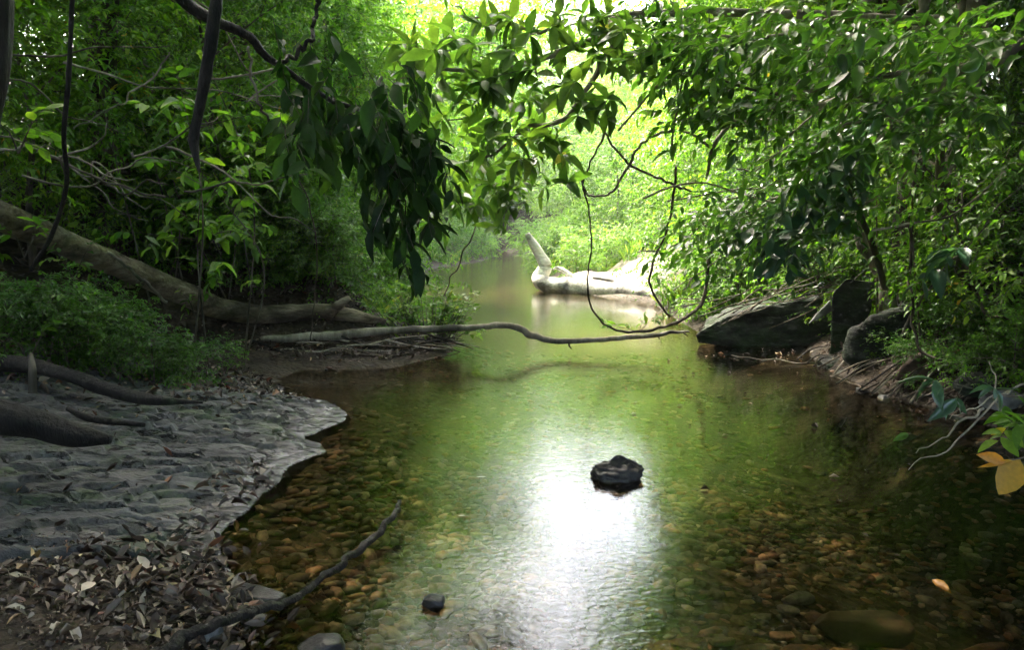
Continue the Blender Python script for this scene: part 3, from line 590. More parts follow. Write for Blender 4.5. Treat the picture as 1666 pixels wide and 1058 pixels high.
# tall forest trees
TT = []
for (x, y, k, s) in [(-7.8,6.6,'tall_a',1.0),(-8.5,11,'tall_a',1.1),(-6.0,14,'tall_a',1.0),(-9.5,17,'tall_c',1.1),(-3.2,14.2,'tall_a',.62),(5.5,15.8,'tall_a',1.0),(6.9,21.2,'tall_a',1.2),(-5.6,32,'tall_b',1.6),(-8,41,'tall_b',1.8),(-14,48,'tall_b',2.0),(-4.5,45,'tall_b',1.6),(-13,40,'tall_a',1.8),(-6.8,20.5,'tall_b',1.0),(-11,24,'tall_a',1.2),(-7.5,28,'tall_b',1.1),
  (-9,38,'tall_a',1.2),(-4.5,47,'tall_b',1.1),(-2.2,57,'tall_a',1.3),(-12,4,'tall_c',1.1),(-5,2.2,'tall_a',1.0),(-13,33,'tall_c',1.3),(-16,20,'tall_c',1.3),(-14,11,'tall_a',1.3),(-4.6,-3,'tall_c',1.0),(0,-7,'tall_a',1.1),(5,-4,'tall_c',1.1),(-9,-5,'tall_a',1.2),
  (7.5,4,'tall_c',1.0),(7.0,8.5,'tall_a',1.0),(9.6,12,'tall_c',1.1),(7.6,14.5,'tall_a',1.0),(11,18,'tall_b',1.1),(8.8,22,'tall_b',1.0),(12.5,27,'tall_a',1.2),(9.5,33,'tall_b',1.1),(12,42,'tall_b',1.2),(15,12,'tall_c',1.3),(17,22,'tall_c',1.3),(13,5,'tall_a',1.2),(16,35,'tall_a',1.3),(9,-1,'tall_a',1.1),(6.5,54,'tall_b',1.2),(18,-4,'tall_c',1.3),(-17,-2,'tall_c',1.3)]:
    TT.append((x, y, k, s))
for (x, y, s) in [(-6.5,3.2,1.0),(-4.6,9.4,1.0),(-4.4,13.6,1.0),(5.2,2.6,1.0),(5.8,7.2,1.0),(4.8,10,.9),(5.2,11.4,.8),(3.9,4.6,.9),(8.2,12.0,1.0),(-2.2,-2.6,.95),(2.6,-2.8,1.0),(.5,-6.5,1.1),(9.5,5,1.1)]: TT.append((x, y, 'shade_canopy', s))  # high-crowned trees added to shade the near stream and banks
tl = {'shade_canopy': 'added shade tree with a high spreading dark green crown', 'tall_a': 'mid green broadleaf forest tree', 'tall_b': 'bright yellow green forest tree', 'tall_c': 'dark green forest tree'}
for (x, y, k, s) in TT:
    side = 'behind the left bank' if x < 0 else 'behind the right bank'
    if y < 1: side = 'out of view behind the viewer'  # unseen trees added to hold back sky light from behind
    place(k, x, y, rng.uniform(0, 6.28), s*rng.uniform(.95, 1.05), f'{tl[k]} standing {side}', f'{tl[k]}s {side}')
place('leaning', -3.9, 18.2, 0, 1.0, 'tree on the left bank leaning out over the creek bend')
ul = {'tall_b': 'tall yellow green tree', 'under_a': 'slender understory tree with mid green leaves', 'under_b': 'slender understory tree with bright lime leaves', 'under_c': 'bushy understory tree with small dark leaves'}
UT = [(-6.3,7.4,'under_a'),(-5.2,8.6,'under_a'),(-3.9,10.2,'under_a'),(-5.6,11.2,'under_a'),(-4.4,12.6,'under_c'),(-3.4,14,'under_a'),(-5.3,15.5,'under_b'),(-4.8,18,'under_b'),(-6.4,17,'under_a'),(-7.5,13,'under_c'),(-7.4,9.5,'under_a'),(-6.2,23,'under_b'),(-5.6,27,'under_b'),(-5.4,31,'under_a'),
 (-4.4,37,'under_b'),(-3.8,41,'under_a'),(-7,34,'under_b'),(-8,44,'under_b'),(-3,53,'under_a'),(-1,55,'under_b'),(1.5,54,'under_b'),(3.2,50,'tall_b'),(5.6,47,'tall_b'),(1.2,60,'tall_b'),(-6,58,'tall_b'),(-10,62,'tall_b'),(-2,66,'tall_b'),(4,64,'tall_b'),(9,60,'tall_b'),(13,66,'tall_b'),(1,72,'tall_b'),(-7,70,'tall_b'),(7,71,'tall_b'),(-14,56,'tall_b'),(-10,50,'tall_b'),(10,50,'tall_b'),(7,40,'tall_b'),(2.9,45,'under_b'),(3.6,39,'under_b'),(3.1,33,'under_b'),(4.5,30,'under_b'),(3.4,26,'under_b'),(5.2,24,'under_b'),(4.7,20.5,'under_b'),(6.2,18,'under_a'),(5.0,16,'under_a'),
 (5.0,13.2,'under_a'),(6.4,11.6,'under_c'),(5.6,10,'under_a'),(7.2,10,'under_c'),(5.9,7.7,'under_c'),(6.6,6.1,'under_c'),(5.6,4.6,'under_a'),(6.9,15.5,'under_a'),(6.9,28,'under_b'),(-6,4.6,'under_c'),(-4.9,3.4,'under_a'),(7.8,35,'under_b')]
for (x, y, k) in UT:
    side = 'on the left bank' if x < 0 else 'on the right bank'
    if y > 40: side = 'at the far bend'
    place(k, x, y, rng.uniform(0, 6.28), rng.uniform(.85, 1.15), f'{ul[k]} {side}', f'{ul[k]} {side}')
sl = {'shrub_a': 'low shrub with mid green leaves', 'shrub_b': 'low shrub with lime green leaves', 'shrub_c': 'dense low shrub with small dark glossy leaves', 'shrub_d': 'low shrub with broad waxy bluish leaves'}
SB = []
for k, (px, py, D, s) in enumerate([(40,590,5.9,.5),(110,600,6.2,.48),(200,600,6.3,.5),(290,600,6.5,.36),(335,592,6.9,.32),(250,600,6.2,.42),(90,540,6.6,.6),(160,560,6.8,.5),(10,540,6,.6)]):
    q = P(px, py, D); SB.append((q[0], q[1], 'shrub_c', s))
for (px, py, D, s_, kk) in [(210,400,9.2,1.1,'shrub_c'),(280,420,9.4,1.3,'shrub_a'),(340,440,9.9,1.2,'shrub_c'),(390,440,10.2,1.3,'shrub_a'),(440,450,9.9,1.5,'shrub_b'),(490,455,10.4,1.4,'shrub_b'),(400,455,9.7,1.4,'shrub_a'),(350,450,9.4,1.3,'shrub_a'),(530,450,11.4,1.2,'shrub_b'),(420,400,11.5,1.4,'shrub_d'),(330,390,11,1.4,'shrub_a'),(250,370,10.4,1.4,'shrub_c'),(150,360,9.2,1.2,'shrub_a'),(500,430,12.5,1.3,'shrub_a')]:
    q = P(px, py, D*1.11); SB.append((q[0], q[1], kk, s_))
for (px, py, D, s_, kk) in [(200,410,9.0,.7,'shrub_a'),(260,430,9.3,.7,'shrub_c'),(320,445,9.7,.7,'shrub_a'),(380,450,10,.7,'shrub_c'),(440,450,10.1,.8,'shrub_a'),(300,400,10,.9,'shrub_a'),(380,410,10.4,.9,'shrub_c'),(220,370,9.6,.9,'shrub_a'),(480,455,10.4,.8,'shrub_b')]:
    q = P(px, py, D); SB.append((q[0], q[1], kk, s_))
for k in range(150):
    y = rng.uniform(8.8, 48)**1.0; left = rng.random() < .5
    for t in range(30):
        x = rng.uniform(-9, 9); dd = float(sdist(np.array([x]), np.array([y]))[0])
        if .25 < dd < (2.6 if y < 30 else 5) and ((x < .6+.03*y) == left): break
    else: continue
    if abs(x+1.6) < 1.4 and y < 11: continue
    if -.5 < x < 4.4 and 14 < y < 21.5 and x < 4: continue
    kk = rng.choice(['shrub_a', 'shrub_b', 'shrub_c', 'shrub_d'], p=[.35, .1, .4, .15] if y < 14 else [.3, .55, .05, .1])
    SB.append((x, y, kk, rng.uniform(.7, 1.25)))
for (px, py, D, s_, kk) in [(1290,440,12.2,.9,'shrub_a'),(1370,430,10.6,.8,'shrub_c'),(1560,505,7.8,.7,'shrub_a'),(1620,490,7.4,.8,'shrub_c'),(1200,495,11.6,.7,'shrub_a'),(1150,500,12.2,.7,'shrub_b'),(1600,560,6.9,.5,'shrub_c'),(1650,600,6.2,.5,'shrub_a'),(1440,440,10.2,.8,'shrub_d'),(1500,480,8.9,.8,'shrub_a'),(1540,545,7.4,.4,'shrub_c'),(1250,440,12.4,.9,'shrub_c'),(1330,440,10.6,1,'shrub_a')]:
    q = P(px, py, D); SB.append((q[0], q[1], kk, s_))
for (x, y, k) in [(2.4,20.0,'shrub_b'),(1.7,21,'shrub_b'),(3.4,19.4,'shrub_b'),(2.9,20.8,'shrub_b'),(5.0,8.6,'shrub_a'),(5.4,7.2,'shrub_c'),(4.9,6.0,'shrub_a'),(4.7,9.6,'shrub_a'),(4.4,11.2,'shrub_c'),(4.1,12.6,'shrub_b'),(5.4,5.2,'shrub_d'),(4.6,4.6,'shrub_c')]: SB.append((x, y, k, .8))
for (x, y, k, s) in SB:
    side = 'on the left bank' if x < .6+.03*y else 'on the right bank'
    if y > 22: side += ' upstream'
    place(k, x, y, rng.uniform(0, 6.28), s, f'{sl[k]} {side}', f'{sl[k]}s {side}')

def hit(px, py):
    d_ = ray(px, py); t_ = np.arange(2.5, 30, .08); q_ = CAM+d_*t_[:, None]; h_ = surf(q_[:, 0], q_[:, 1]); k_ = np.nonzero(q_[:, 2] < h_)[0]
    return q_[k_[0]] if len(k_) else q_[-1]
for k, (px, py) in enumerate([(310,440),(350,455),(395,440),(430,470),(470,455),(510,470),(540,480),(360,420),(420,425),(480,430),(270,420),(520,445),(560,460),(230,400)]):
    q = hit(px, py); kk = ['shrub_a', 'shrub_c', 'shrub_b'][k % 3]
    place(kk, q[0], q[1]+.15, rng.uniform(0, 6.28), rng.uniform(.5, .75), f'{sl[kk]} on the left bank', f'{sl[kk]}s on the left bank')
for k, (px, py) in enumerate([(1420,600),(1490,640),(1560,630),(1610,650),(1650,640),(1590,600),(1640,600)]):
    q = hit(px, py); kk = ['shrub_a', 'shrub_c'][k % 2]
    place(kk, q[0]+.1, q[1]+.15, rng.uniform(0, 6.28), rng.uniform(.22, .34), f'{sl[kk]} on the right bank', f'{sl[kk]}s on the right bank')
# ------------------------------------------------------------------ logs and sticks
def stick(name, pts, rad, label, cat, mat, group=None, parts=(), n=40, ns=12, rough=.1, freq=3, wob=0, seed=1, twigs=None):
    mb = MB(); tube(mb, pts, rad, n, ns, rough, freq, seed=seed, wob=wob)
    if twigs:
        for q, r_ in twigs: tube(mb, q, r_, 10, 6, .08, seed=seed+3)
    o = mb.build(name, [M[mat]]); tag(o, label, cat, group); return o
lp = PL([(-90,300,6.3),(0,350,6.8),(100,392,7.4),(200,435,7.9),(300,478,8.4),(360,503,8.8),(430,512,9.1),(520,507,9.3),(570,512,9.3),(628,524,9.4)])
t = empty('fallen_log', tuple(lp[4]), 'big weathered fallen log sloping down the left bank to the water', 'log')
mb = MB(); tube(mb, lp, [.135,.13,.125,.12,.12,.118,.11,.095,.08,.03], 160, 26, .18, 3.5, seed=4); mb.build('log_trunk', [M['log']], t, loc=lp[4])
mb = MB(); tube(mb, PL([(535,508,9.25),(552,496,9.2),(568,484,9.15)]), [.085,.06,.03], 10, 9, .3, 8, seed=8); mb.build('broken_stub', [M['log']], t, loc=lp[4])
mb = MB(); tube(mb, PL([(430,515,9.25),(470,528,9.3),(500,545,9.35)]), [.11,.09,.05], 12, 10, .15, 3, seed=9); mb.build('lower_limb', [M['log']], t, loc=lp[4])
stick('long_branch', PL([(425,552,8.9),(500,549,9.0),(560,545,9.1),(640,538,9.2),(740,534,9.3),(828,530,9.4),(862,544,9.4),(900,555,9.4),(960,554,9.4),(1010,550,9.4),(1060,546,9.4),(1090,541,9.4),(1122,540,9.4)]),
  [.035,.055,.052,.044,.040,.038,.042,.036,.031,.03,.025,.020,.010], 'long pale bare branch lying low across the stream', 'branch', 'bark_pale', n=150, ns=12, rough=.2, freq=6, seed=5, wob=.012,
  twigs=[(PL([(928,556,9.4),(926,562,9.4),(930,568,9.4)]),[.02,.014,.008]),(PL([(1068,545,9.4),(1074,552,9.4)]),[.014,.006]),(PL([(1112,541,9.4),(1120,548,9.4)]),[.014,.006])])
stick('looping_vine', PL([(990,190,7.4),(982,222,7.5),(962,262,7.7),(948,300,7.9),(958,345,8.1),(962,400,8.2),(956,450,8.4),(960,495,8.6),(985,528,8.8),(1020,540,9.0),(1065,536,9.1),(1110,520,9.2),(1140,495,9.3),(1151,460,9.3),(1152,430,9.3),(1158,405,9.3),(1170,385,9.3)]),
  [.008,.011,.009,.010,.008,.010,.008,.010,.012,.016,.018,.019,.022,.021,.024,.026,.015], 'brown vine looping down to the water and up to the right', 'vine', 'vine', n=160, ns=8, rough=.3, freq=12, seed=6, wob=.012)
stick('twisted_vine', PL([(1095,212,6.6),(1060,222,6.7),(1035,245,6.8),(1020,275,6.9),(1000,305,7),(985,318,7.1),(960,318,7.2),(950,305,7.2),(945,288,7.2)]), [.013,.014,.012,.013,.011,.011,.010,.009,.007], 'pale curved vine arching behind the looping vine', 'vine', 'bark_pale', n=80, ns=7, rough=.25, freq=10, seed=7, wob=.012)
stick('bare_limb', PL([(1400,150,6.2),(1340,170,6.3),(1280,185,6.4),(1262,196,6.4),(1200,198,6.6),(1150,190,6.8),(1105,196,6.9)]), [.034,.03,.027,.028,.02,.016,.009], 'pale bare limb reaching out from the right bank', 'branch', 'bark_pale', n=60, ns=8, rough=.1, seed=8,
  twigs=[(PL([(1220,172,6.5),(1185,205,6.6),(1160,240,6.7),(1150,290,6.9)]),[.014,.018,.018,.012]),(PL([(1155,240,6.7),(1130,220,6.7),(1105,212,6.7)]),[.014,.012,.01])])
stick('vine', PL([(970,195,9.5),(1000,240,9.6),(1025,268,9.7),(1060,285,9.8),(1095,300,9.9),(1125,312,10)]), [.013,.014,.015,.017,.018,.012], 'dark straight vine slanting behind the looping vine', 'vine', 'vine', n=60, ns=7, rough=.25, wob=.012)
for k, (a, lab) in enumerate([([(355,-20,3.2),(345,60,3.2),(330,150,3.25),(316,220,3.3),(318,250,3.3),(325,280,3.3)], 'thick dark dead stem dangling from the top left'),
  ([(118,-10,4.2),(112,120,4.3),(104,220,4.4),(108,300,4.6),(85,380,4.8),(50,440,5)], 'thin black vine hanging in front of the fallen log')]):
    stick('hanging_vine', PL(a), [.024,.026,.021,.023,.016,.006] if k == 0 else [.013]*6, lab, 'vine', 'darkwood', n=70, ns=10, rough=.25, freq=9, seed=20+k)
for k, (a, r_, lab) in enumerate([([(787,195,6),(785,300,6.2),(770,370,6.5),(745,430,7),(722,482,7.6)], .006, 'thin dark tendril hanging to the green shrub over the water'),
  ([(120,210,5),(200,165,5.1),(262,105,5.2),(275,85,5.2)], .006, 'pale thin twig curving through the left foliage'), ([(0,243,5),(60,240,5.2),(130,280,5.4),(220,310,5.6),(270,320,5.8)], .009, 'pale twig slanting down through the left foliage'),
  ([(405,75,4.6),(408,120,4.7),(425,170,4.8),(440,215,4.9)], .008, 'pale hooked tendril beside the hanging leaves'), ([(505,555,8),(515,430,8),(505,340,8),(480,280,8)], .006, 'thin dark tendril beside the fallen log'),
  ([(176,410,6.6),(215,440,6.8),(248,470,7),(272,492,7.1)], .014, 'thin grey stick leaning on the fallen log'), ([(860,390,22),(790,440,22),(740,480,12)], .004, 'fine creeper thread'),
  ([(1100,270,7.5),(1090,360,7.9),(1062,430,8.3),(1060,475,8.7),(1090,515,9)], .013, 'dark thin vine curving down the right of the loop'),
  ([(1480,360,6.8),(1482,480,6.8),(1495,560,6.7),(1530,588,6.6),(1600,592,6.5)], .012, 'thin brown vine drooping over the rust brown rock'), ([(1620,60,4.8),(1560,120,5.2),(1520,150,5.6)], .018, 'pale slanting branch at the upper right'),
  ([(1666,75,4.6),(1600,110,5),(1530,140,5.5)], .012, 'thin pale branch curving at the upper right'), ([(1545,330,6.5),(1600,500,6.5),(1640,520,6.4)], .01, 'thin stem bending down at the right edge')]):
    if 'creeper' in lab: continue
    stick('thin_vine', PL(a), [r_]*len(a), lab, 'vine', 'bark_pale' if 'pale' in lab or 'grey' in lab else 'vine', n=36, ns=6, rough=.1, seed=40+k, wob=.02)
rg = np.random.default_rng(47)
for k in range(40):
    px = rg.uniform(1300, 1660); q = hit(px, rg.uniform(585, 600)+(px-1300)*.2); Ls = rg.uniform(.12, .4); a = rg.uniform(-.5, 1.2)
    dv = np.array([cos(a), rg.normal(0, .3), 0])*Ls; A_ = q-dv; B_ = q+dv; A_[2] = max(.0, Hs(A_[0], A_[1]))+.02; B_[2] = max(0, Hs(B_[0], B_[1]))+rg.uniform(.02, .16)
    stick('dead_root', [A_, (A_+B_)/2+np.array([rg.normal(0, .03), rg.normal(0, .03), .04]), B_], [.009, .008, .003], 'tangled dead roots and twigs along the right waterline', 'root', ['vine', 'bark_pale', 'darkwood', 'twig'][k % 4], 'roots and twigs along the right waterline', n=14, ns=6, rough=.2, seed=k)
rg = np.random.default_rng(31)
for k in range(46):
    rt = k < 30; px = rg.uniform(1120, 1660) if rt else rg.uniform(20, 420); py = rg.uniform(40, 430) if rt else rg.uniform(60, 330); D = rg.uniform(5.6, 8.5) if rt else rg.uniform(5.2, 7)
    c = P(px, py, D); a = rg.normal(.45 if rt else -.2, .5); Ls = rg.uniform(.25, .8); dv = np.array([cos(a), rg.normal(0, .4), sin(a)])*Ls; bn = rg.normal(0, .09, 3)
    stick('bare_twig', [c-dv, c-dv*.3+bn, c+dv*.4-bn*.5, c+dv], [.009, .008, .006, .003], 'pale bare twigs criss crossing the foliage of the '+('right' if rt else 'left')+' bank', 'twig', ['bark_pale', 'twig', 'bark_pale'][k % 3], 'bare twigs in the '+('right' if rt else 'left')+' bank foliage', n=16, ns=5, seed=k, wob=.04)
# foreground curved stick
stick('curved_stick', [G(215,1085,.11), G(330,1025,.10), G(420,992,.06), G(470,978,.03), G(520,945,.035), G(580,900,.045), G(622,862,.06), G(648,828,.10), G(650,814,.12)], [.020,.019,.018,.016,.015,.016,.017,.014,.009],
  'wet dark curved stick reaching from the leaves into the water', 'stick', 'darkwood', n=120, ns=12, rough=.3, freq=12, seed=9, wob=.012)
# far bleached log
q = G(872,458); t = empty('bleached_log', (q[0], q[1], .1), 'sunlit bleached white log with a raised crooked end at the far bank', 'log')
A = [P(858,380,18.9), P(866,394,18.9), P(878,414,18.9), P(887,432,18.9), P(883,444,18.9), P(877,455,18.8), P(893,463,18.6), P(930,466,18.2), P(975,472,17.5), P(1020,475,16.9), P(1072,482,16.0)]
o0 = (q[0], q[1], .1)
mb = MB(); tube(mb, A, [.06,.10,.135,.165,.18,.19,.19,.19,.18,.17,.12], 110, 18, .2, 2.2, seed=2); mb.build('trunk', [M['bleached']], t, loc=o0)
mb = MB(); tube(mb, [P(930,462,18.2), P(925,446,18.3), P(907,436,18.5), P(899,440,18.5)], [.09,.06,.04,.02], 20, 9, .2, 4, seed=3)
tube(mb, [P(1010,474,17.0), P(1000,458,17.4), P(965,452,17.8)], [.09,.06,.03], 16, 8, .2, 4, seed=5); mb.build('branch_stub', [M['bleached']], t, loc=o0)
# left foreground dark logs
stick('dark_log', [P(-90,668,3.9), P(0,678,3.9), P(60,690,3.9), P(120,708,3.9), P(180,716,3.9)], [.08,.085,.07,.06,.02], 'rotten mossy black log end on the rock slab at the left edge', 'log', 'darkwood', n=90, ns=22, rough=.22, freq=4, seed=12)
stick('dark_root', [P(-60,590,5.6), P(40,595,5.5), P(100,608,5.4), P(170,632,5.3), P(240,650,5.2), P(330,655,5.2)], [.06,.055,.045,.05,.04,.008], 'dark root snaking along the top of the rock slab', 'root', 'darkwood', n=90, ns=14, rough=.22, freq=4, seed=13)
stick('dark_stick', [P(110,665,4.6), P(150,682,4.55), P(235,692,4.5)], [.015,.022,.012], 'short black stick lying on the rock slab', 'stick', 'darkwood', n=20, ns=8, rough=.2, seed=14)
stick('stump_post', [P(52,640,5.0), P(52,600,5.0), P(50,575,5.05)], [.026,.022,.010], 'short grey broken post standing by the dark root', 'stick', 'twig', n=20, ns=9, rough=.4, seed=15)
rg = np.random.default_rng(9)
# drift pile of sticks
for k in range(80):
    px = rg.uniform(430, 740); py = 600-(px-430)*.06+rg.uniform(-38, -8); D = rg.uniform(8.7, 9.6); c = P(px, py, D); a = rg.normal(0, .5); Ls = rg.uniform(.12, .42)
    dv = np.array([cos(a), sin(a)*.7, rg.uniform(-.35, .15)])*Ls; zz = max(.03, c[2])
    c[2] = min(zz, Hs(c[0], c[1])+.18 if Hs(c[0], c[1]) > 0 else .12)
    stick('drift_stick', [c-dv, c+rg.normal(0, .03, 3), c+dv], [.012, .011, .005], 'thin grey and brown sticks tangled in the drift pile under the long branch', 'stick', ['vine', 'bark_pale', 'darkwood'][k % 3], 'sticks in the drift pile', n=10, ns=5, rough=.1, seed=k)
for k in range(26):
    px = rg.uniform(1130, 1400); py = rg.uniform(445, 500); D = rg.uniform(9.3, 10.2); c = P(px, py, D); Ls = rg.uniform(.2, .6); dv = np.array([Ls*.8, rg.normal(0, .15), Ls*rg.uniform(.1, .6)])
    c[2] = max(c[2]-.05, Hs(c[0], c[1])+.02)
    stick('dry_twig', [c-dv, c+rg.normal(0, .04, 3), c+dv], [.008, .008, .004], 'thin dry twigs slanting over the mossy rock ledge', 'twig', ['bark_pale', 'vine'][k % 2], 'dry twigs over the rock ledge', n=10, ns=5, seed=k)
for k, a in enumerate([[(890,618),(925,600),(1010,590)],[(1330,592),(1250,586),(1190,578)],[(1420,640),(1380,622),(1350,612)]][1:]):
    stick('wet_twig', [G(*q, .02) for q in a], [.010,.009,.006], ['pale wet twig floating off the right bank', 'dark wet twig at the right waterline'][k], 'twig', ['bark_pale','vine'][k], n=14, ns=6, wob=.02, seed=70+k)

# ------------------------------------------------------------------ right bank tree with trunks and overhanging boughs
def custom_tree(name, label, trunks, bark, regions, leaf, seed, L, nleaf, size, width=.42, lod=1, cat='tree', boughs=(), **k):
    rng = np.random.default_rng(seed); base = trunks[0][0][0] if trunks else boughs[0][0][0]
    t = empty(name, tuple(base), label, cat)
    mb = MB()
    for (pts, r_) in trunks: tube(mb, pts, r_, 46, 14, .16, 2.6, seed=seed)
    if trunks: mb.build('trunk', [M[bark]], t, loc=base)
    for i, (pts, r_) in enumerate(boughs):
        mb = MB(); tube(mb, pts, r_, 44, 8, .12, 4, seed=seed+i, wob=.03); mb.build('bough', [M[bark]], t, loc=base)
    mb = MB(); O = []; Dd = []
    for (px, py, rx, ry, D, dD, n, dirv) in regions:
        if seed == 207: n = max(2, int(n*.72))
        o = np.array([P(px+rng.normal(0, rx*.6), py+rng.normal(0, ry*.6), D+rng.normal(0, dD)) for _ in range(n)])
        O.append(o); Dd.append(np.array(dirv)+rng.normal(0, .35, (n, 3)))
    O = np.concatenate(O); Dd = np.concatenate(Dd)
    base_ = .5+.5*vnoise(O*2.0, seed); var = (base_[:, None]*.55+rng.random((len(O), 1))*.45)*.97
    sprays(mb, O, Dd, L*rng.uniform(.6, 1.2, len(O)), nleaf, size, width, rng, lod, var=var, **k)
    mb.build('crown', [M[leaf], M['twig']], t, loc=base)
    return t
dl = (-.8, -.35, -.15)
R0 = lambda px, py, D, dz=0: P(px, py, D)+np.array([0, 0, dz])
custom_tree('leaning_tree', 'pale barked tree leaning over the big boulder on the right bank', [([P(1445,505,8.4), P(1438,460,8.4), P(1420,420,8.4), P(1400,385,8.4), P(1410,300,8.2), P(1450,180,8), P(1500,20,7.8), P(1520,-150,7.8)], [.10,.075,.07,.065,.07,.065,.06,.05])], 'bark_pale',
  [(1380,300,70,50,6.8,.5,60,dl),(1280,340,70,50,6.6,.5,60,dl),(1180,360,60,50,7,.6,50,dl),(1440,220,80,50,6.6,.6,60,dl),(1330,240,80,40,6.4,.6,50,dl)], 'deep', 201, .4, 8, .11,
  boughs=[([P(1450,180,8), P(1400,240,7.4), P(1330,300,6.9), P(1240,330,6.6)], [.04,.03,.02,.008]), ([P(1410,300,8.2), P(1340,330,7.5), P(1240,365,7.0)], [.03,.02,.007])], droop=.25)
custom_tree('twin_stem_tree', 'tree with dark brown trunk rising beside the leaning tree', [([P(1478,510,8.9), P(1480,450,8.9), P(1470,380,8.9), P(1490,250,8.9), P(1470,60,8.9), P(1480,-150,8.9)], [.17,.15,.13,.12,.11,.09])], 'bark',
  [(1560,330,80,50,6.8,.7,60,dl),(1500,410,60,30,7.6,.4,22,dl),(1620,240,60,60,6,.5,60,dl),(1520,120,90,60,6.8,.6,70,dl)], 'leaf', 202, .36, 8, .09,
  boughs=[([P(1490,250,8.9), P(1540,280,7.8), P(1580,320,6.9)], [.04,.03,.01])], droop=.3)
custom_tree('slanting_tree', 'thin tree slanting right behind the rust brown rock', [([P(1650,525,7.4), P(1600,490,7.4), P(1575,462,7.4), P(1560,430,7.4), P(1535,370,7.4), P(1530,250,7.2), P(1560,60,7), P(1570,-100,7)], [.055,.05,.045,.045,.04,.04,.035,.03])], 'bark',
  [(1600,400,60,30,6.6,.4,40,dl),(1640,440,40,30,6.3,.3,26,dl),(1500,455,30,16,7,.2,14,dl),(1550,460,50,14,6.9,.2,14,dl)], 'leaf', 203, .3, 7, .08, droop=.3)
# big overhanging boughs at top right, mid green broad leaves
custom_tree('overhanging_tree', 'tree off the right bank spreading broad mid green leaves over the stream', [([np.array([4.6,4.2,.6]), np.array([4.5,4.3,2.2]), np.array([4.3,4.6,4.0]), np.array([4.1,4.8,5.5])], [.13,.12,.10,.07])], 'bark_pale',
  [(1600,60,70,50,4.6,.5,44,dl),(1480,60,80,50,4.9,.5,52,dl),(1360,60,80,50,5.2,.5,52,dl),(1240,70,80,50,5.5,.5,50,dl),(1140,60,60,50,5.6,.5,40,dl),(1280,170,80,40,5.6,.5,40,dl),(1420,150,80,40,5.3,.5,40,dl),(1180,140,60,40,5.8,.5,32,dl),(1100,110,50,40,6,.4,22,dl),(1560,170,60,50,5,.5,36,dl),(1080,30,50,30,5.8,.4,20,dl)], 'deep', 204, .36, 8, .118, lod=2, jit=.55,
  boughs=[([np.array([4.3,4.6,4.0]), P(1666,60,4.6), P(1560,110,4.9), P(1400,130,5.2), P(1250,150,5.5), P(1130,120,5.8)], [.04,.028,.022,.018,.012,.004]), ([np.array([4.2,4.7,4.8]), P(1600,-80,4.8), P(1450,-20,5.1), P(1300,50,5.4), P(1200,60,5.6), P(1080,40,5.8)], [.035,.026,.02,.016,.011,.004]), ([P(1560,110,4.9), P(1480,180,5), P(1390,200,5.2), P(1320,250,5.4)], [.016,.013,.010,.004])], droop=.2, hang=.25)
custom_tree('waxy_shrub', 'shrub with big waxy blue green leaves hanging from the right bank', [([P(1440,470,7.6), P(1420,400,7.3), P(1390,330,6.9), P(1370,290,6.6)], [.03,.026,.02,.012])], 'twig',
  [(1380,260,26,22,6.0,.2,8,dl),(1340,330,40,22,6.1,.2,10,dl),(1260,370,36,20,6.3,.2,8,dl),(1290,400,26,14,6.4,.2,7,dl),(1400,240,30,16,6,.2,6,dl),(1560,400,20,20,5.6,.2,3,dl)], 'blue', 205, .28, 7, .20, width=.48, lod=2, cat='shrub', droop=.3, hang=.35, jit=.3)
# central light green boughs (palmate whorls)
wh = dict(whorl=True, droop=.1, hang=.05, jit=.3, flat=.9)
dc = (-.6, -.5, -.1)
custom_tree('overhanging_tree', 'tree with translucent whorled leaves hanging over midstream at top centre', [([np.array([4.4,8.2,1.2]), np.array([4.3,7.6,3.4]), np.array([3.6,6.8,4.9])], [.12,.10,.07])], 'bark_pale',
  [(690,95,26,16,4.9,.2,5,dc),(760,80,30,20,4.9,.2,6,dc),(835,60,36,22,5.0,.2,7,dc),(760,150,30,20,5,.2,6,dc),(835,120,36,22,5,.2,7,dc),(900,140,40,30,5.1,.2,9,dc),(955,160,36,26,5.1,.2,9,dc),(880,40,40,16,5.2,.2,6,dc),(960,70,36,20,5.3,.2,7,dc),(1010,30,40,24,5.4,.2,10,dc),(1060,80,36,24,5.5,.2,8,dc),
   (870,215,40,22,5.4,.2,9,dc),(920,240,36,22,5.5,.2,8,dc),(800,235,30,22,5.5,.2,7,dc),(845,290,40,26,5.8,.3,10,dc),(900,310,30,22,6,.3,7,dc),(780,310,30,30,6,.3,9,dc),(740,340,30,26,6,.3,8,dc),(820,180,30,20,5.2,.2,6,dc)], 'lime', 206, .22, 7, .165, width=.40, lod=2,
  boughs=[([np.array([4.3,7.6,3.4]), P(1060,20,6), P(1000,60,5.6), P(940,75,5.3), P(870,100,5.1), P(800,120,5), P(720,115,4.9), P(640,130,4.8)], [.045,.03,.026,.024,.02,.016,.011,.004]), ([P(1000,60,5.6), P(975,110,5.5), P(920,190,5.4), P(850,215,5.4), P(790,255,5.6), P(740,300,5.9)], [.022,.02,.018,.014,.010,.004]), ([P(940,75,5.3), P(880,50,5.2), P(800,40,5.0), P(740,10,4.9)], [.014,.011,.008,.004])], **wh)
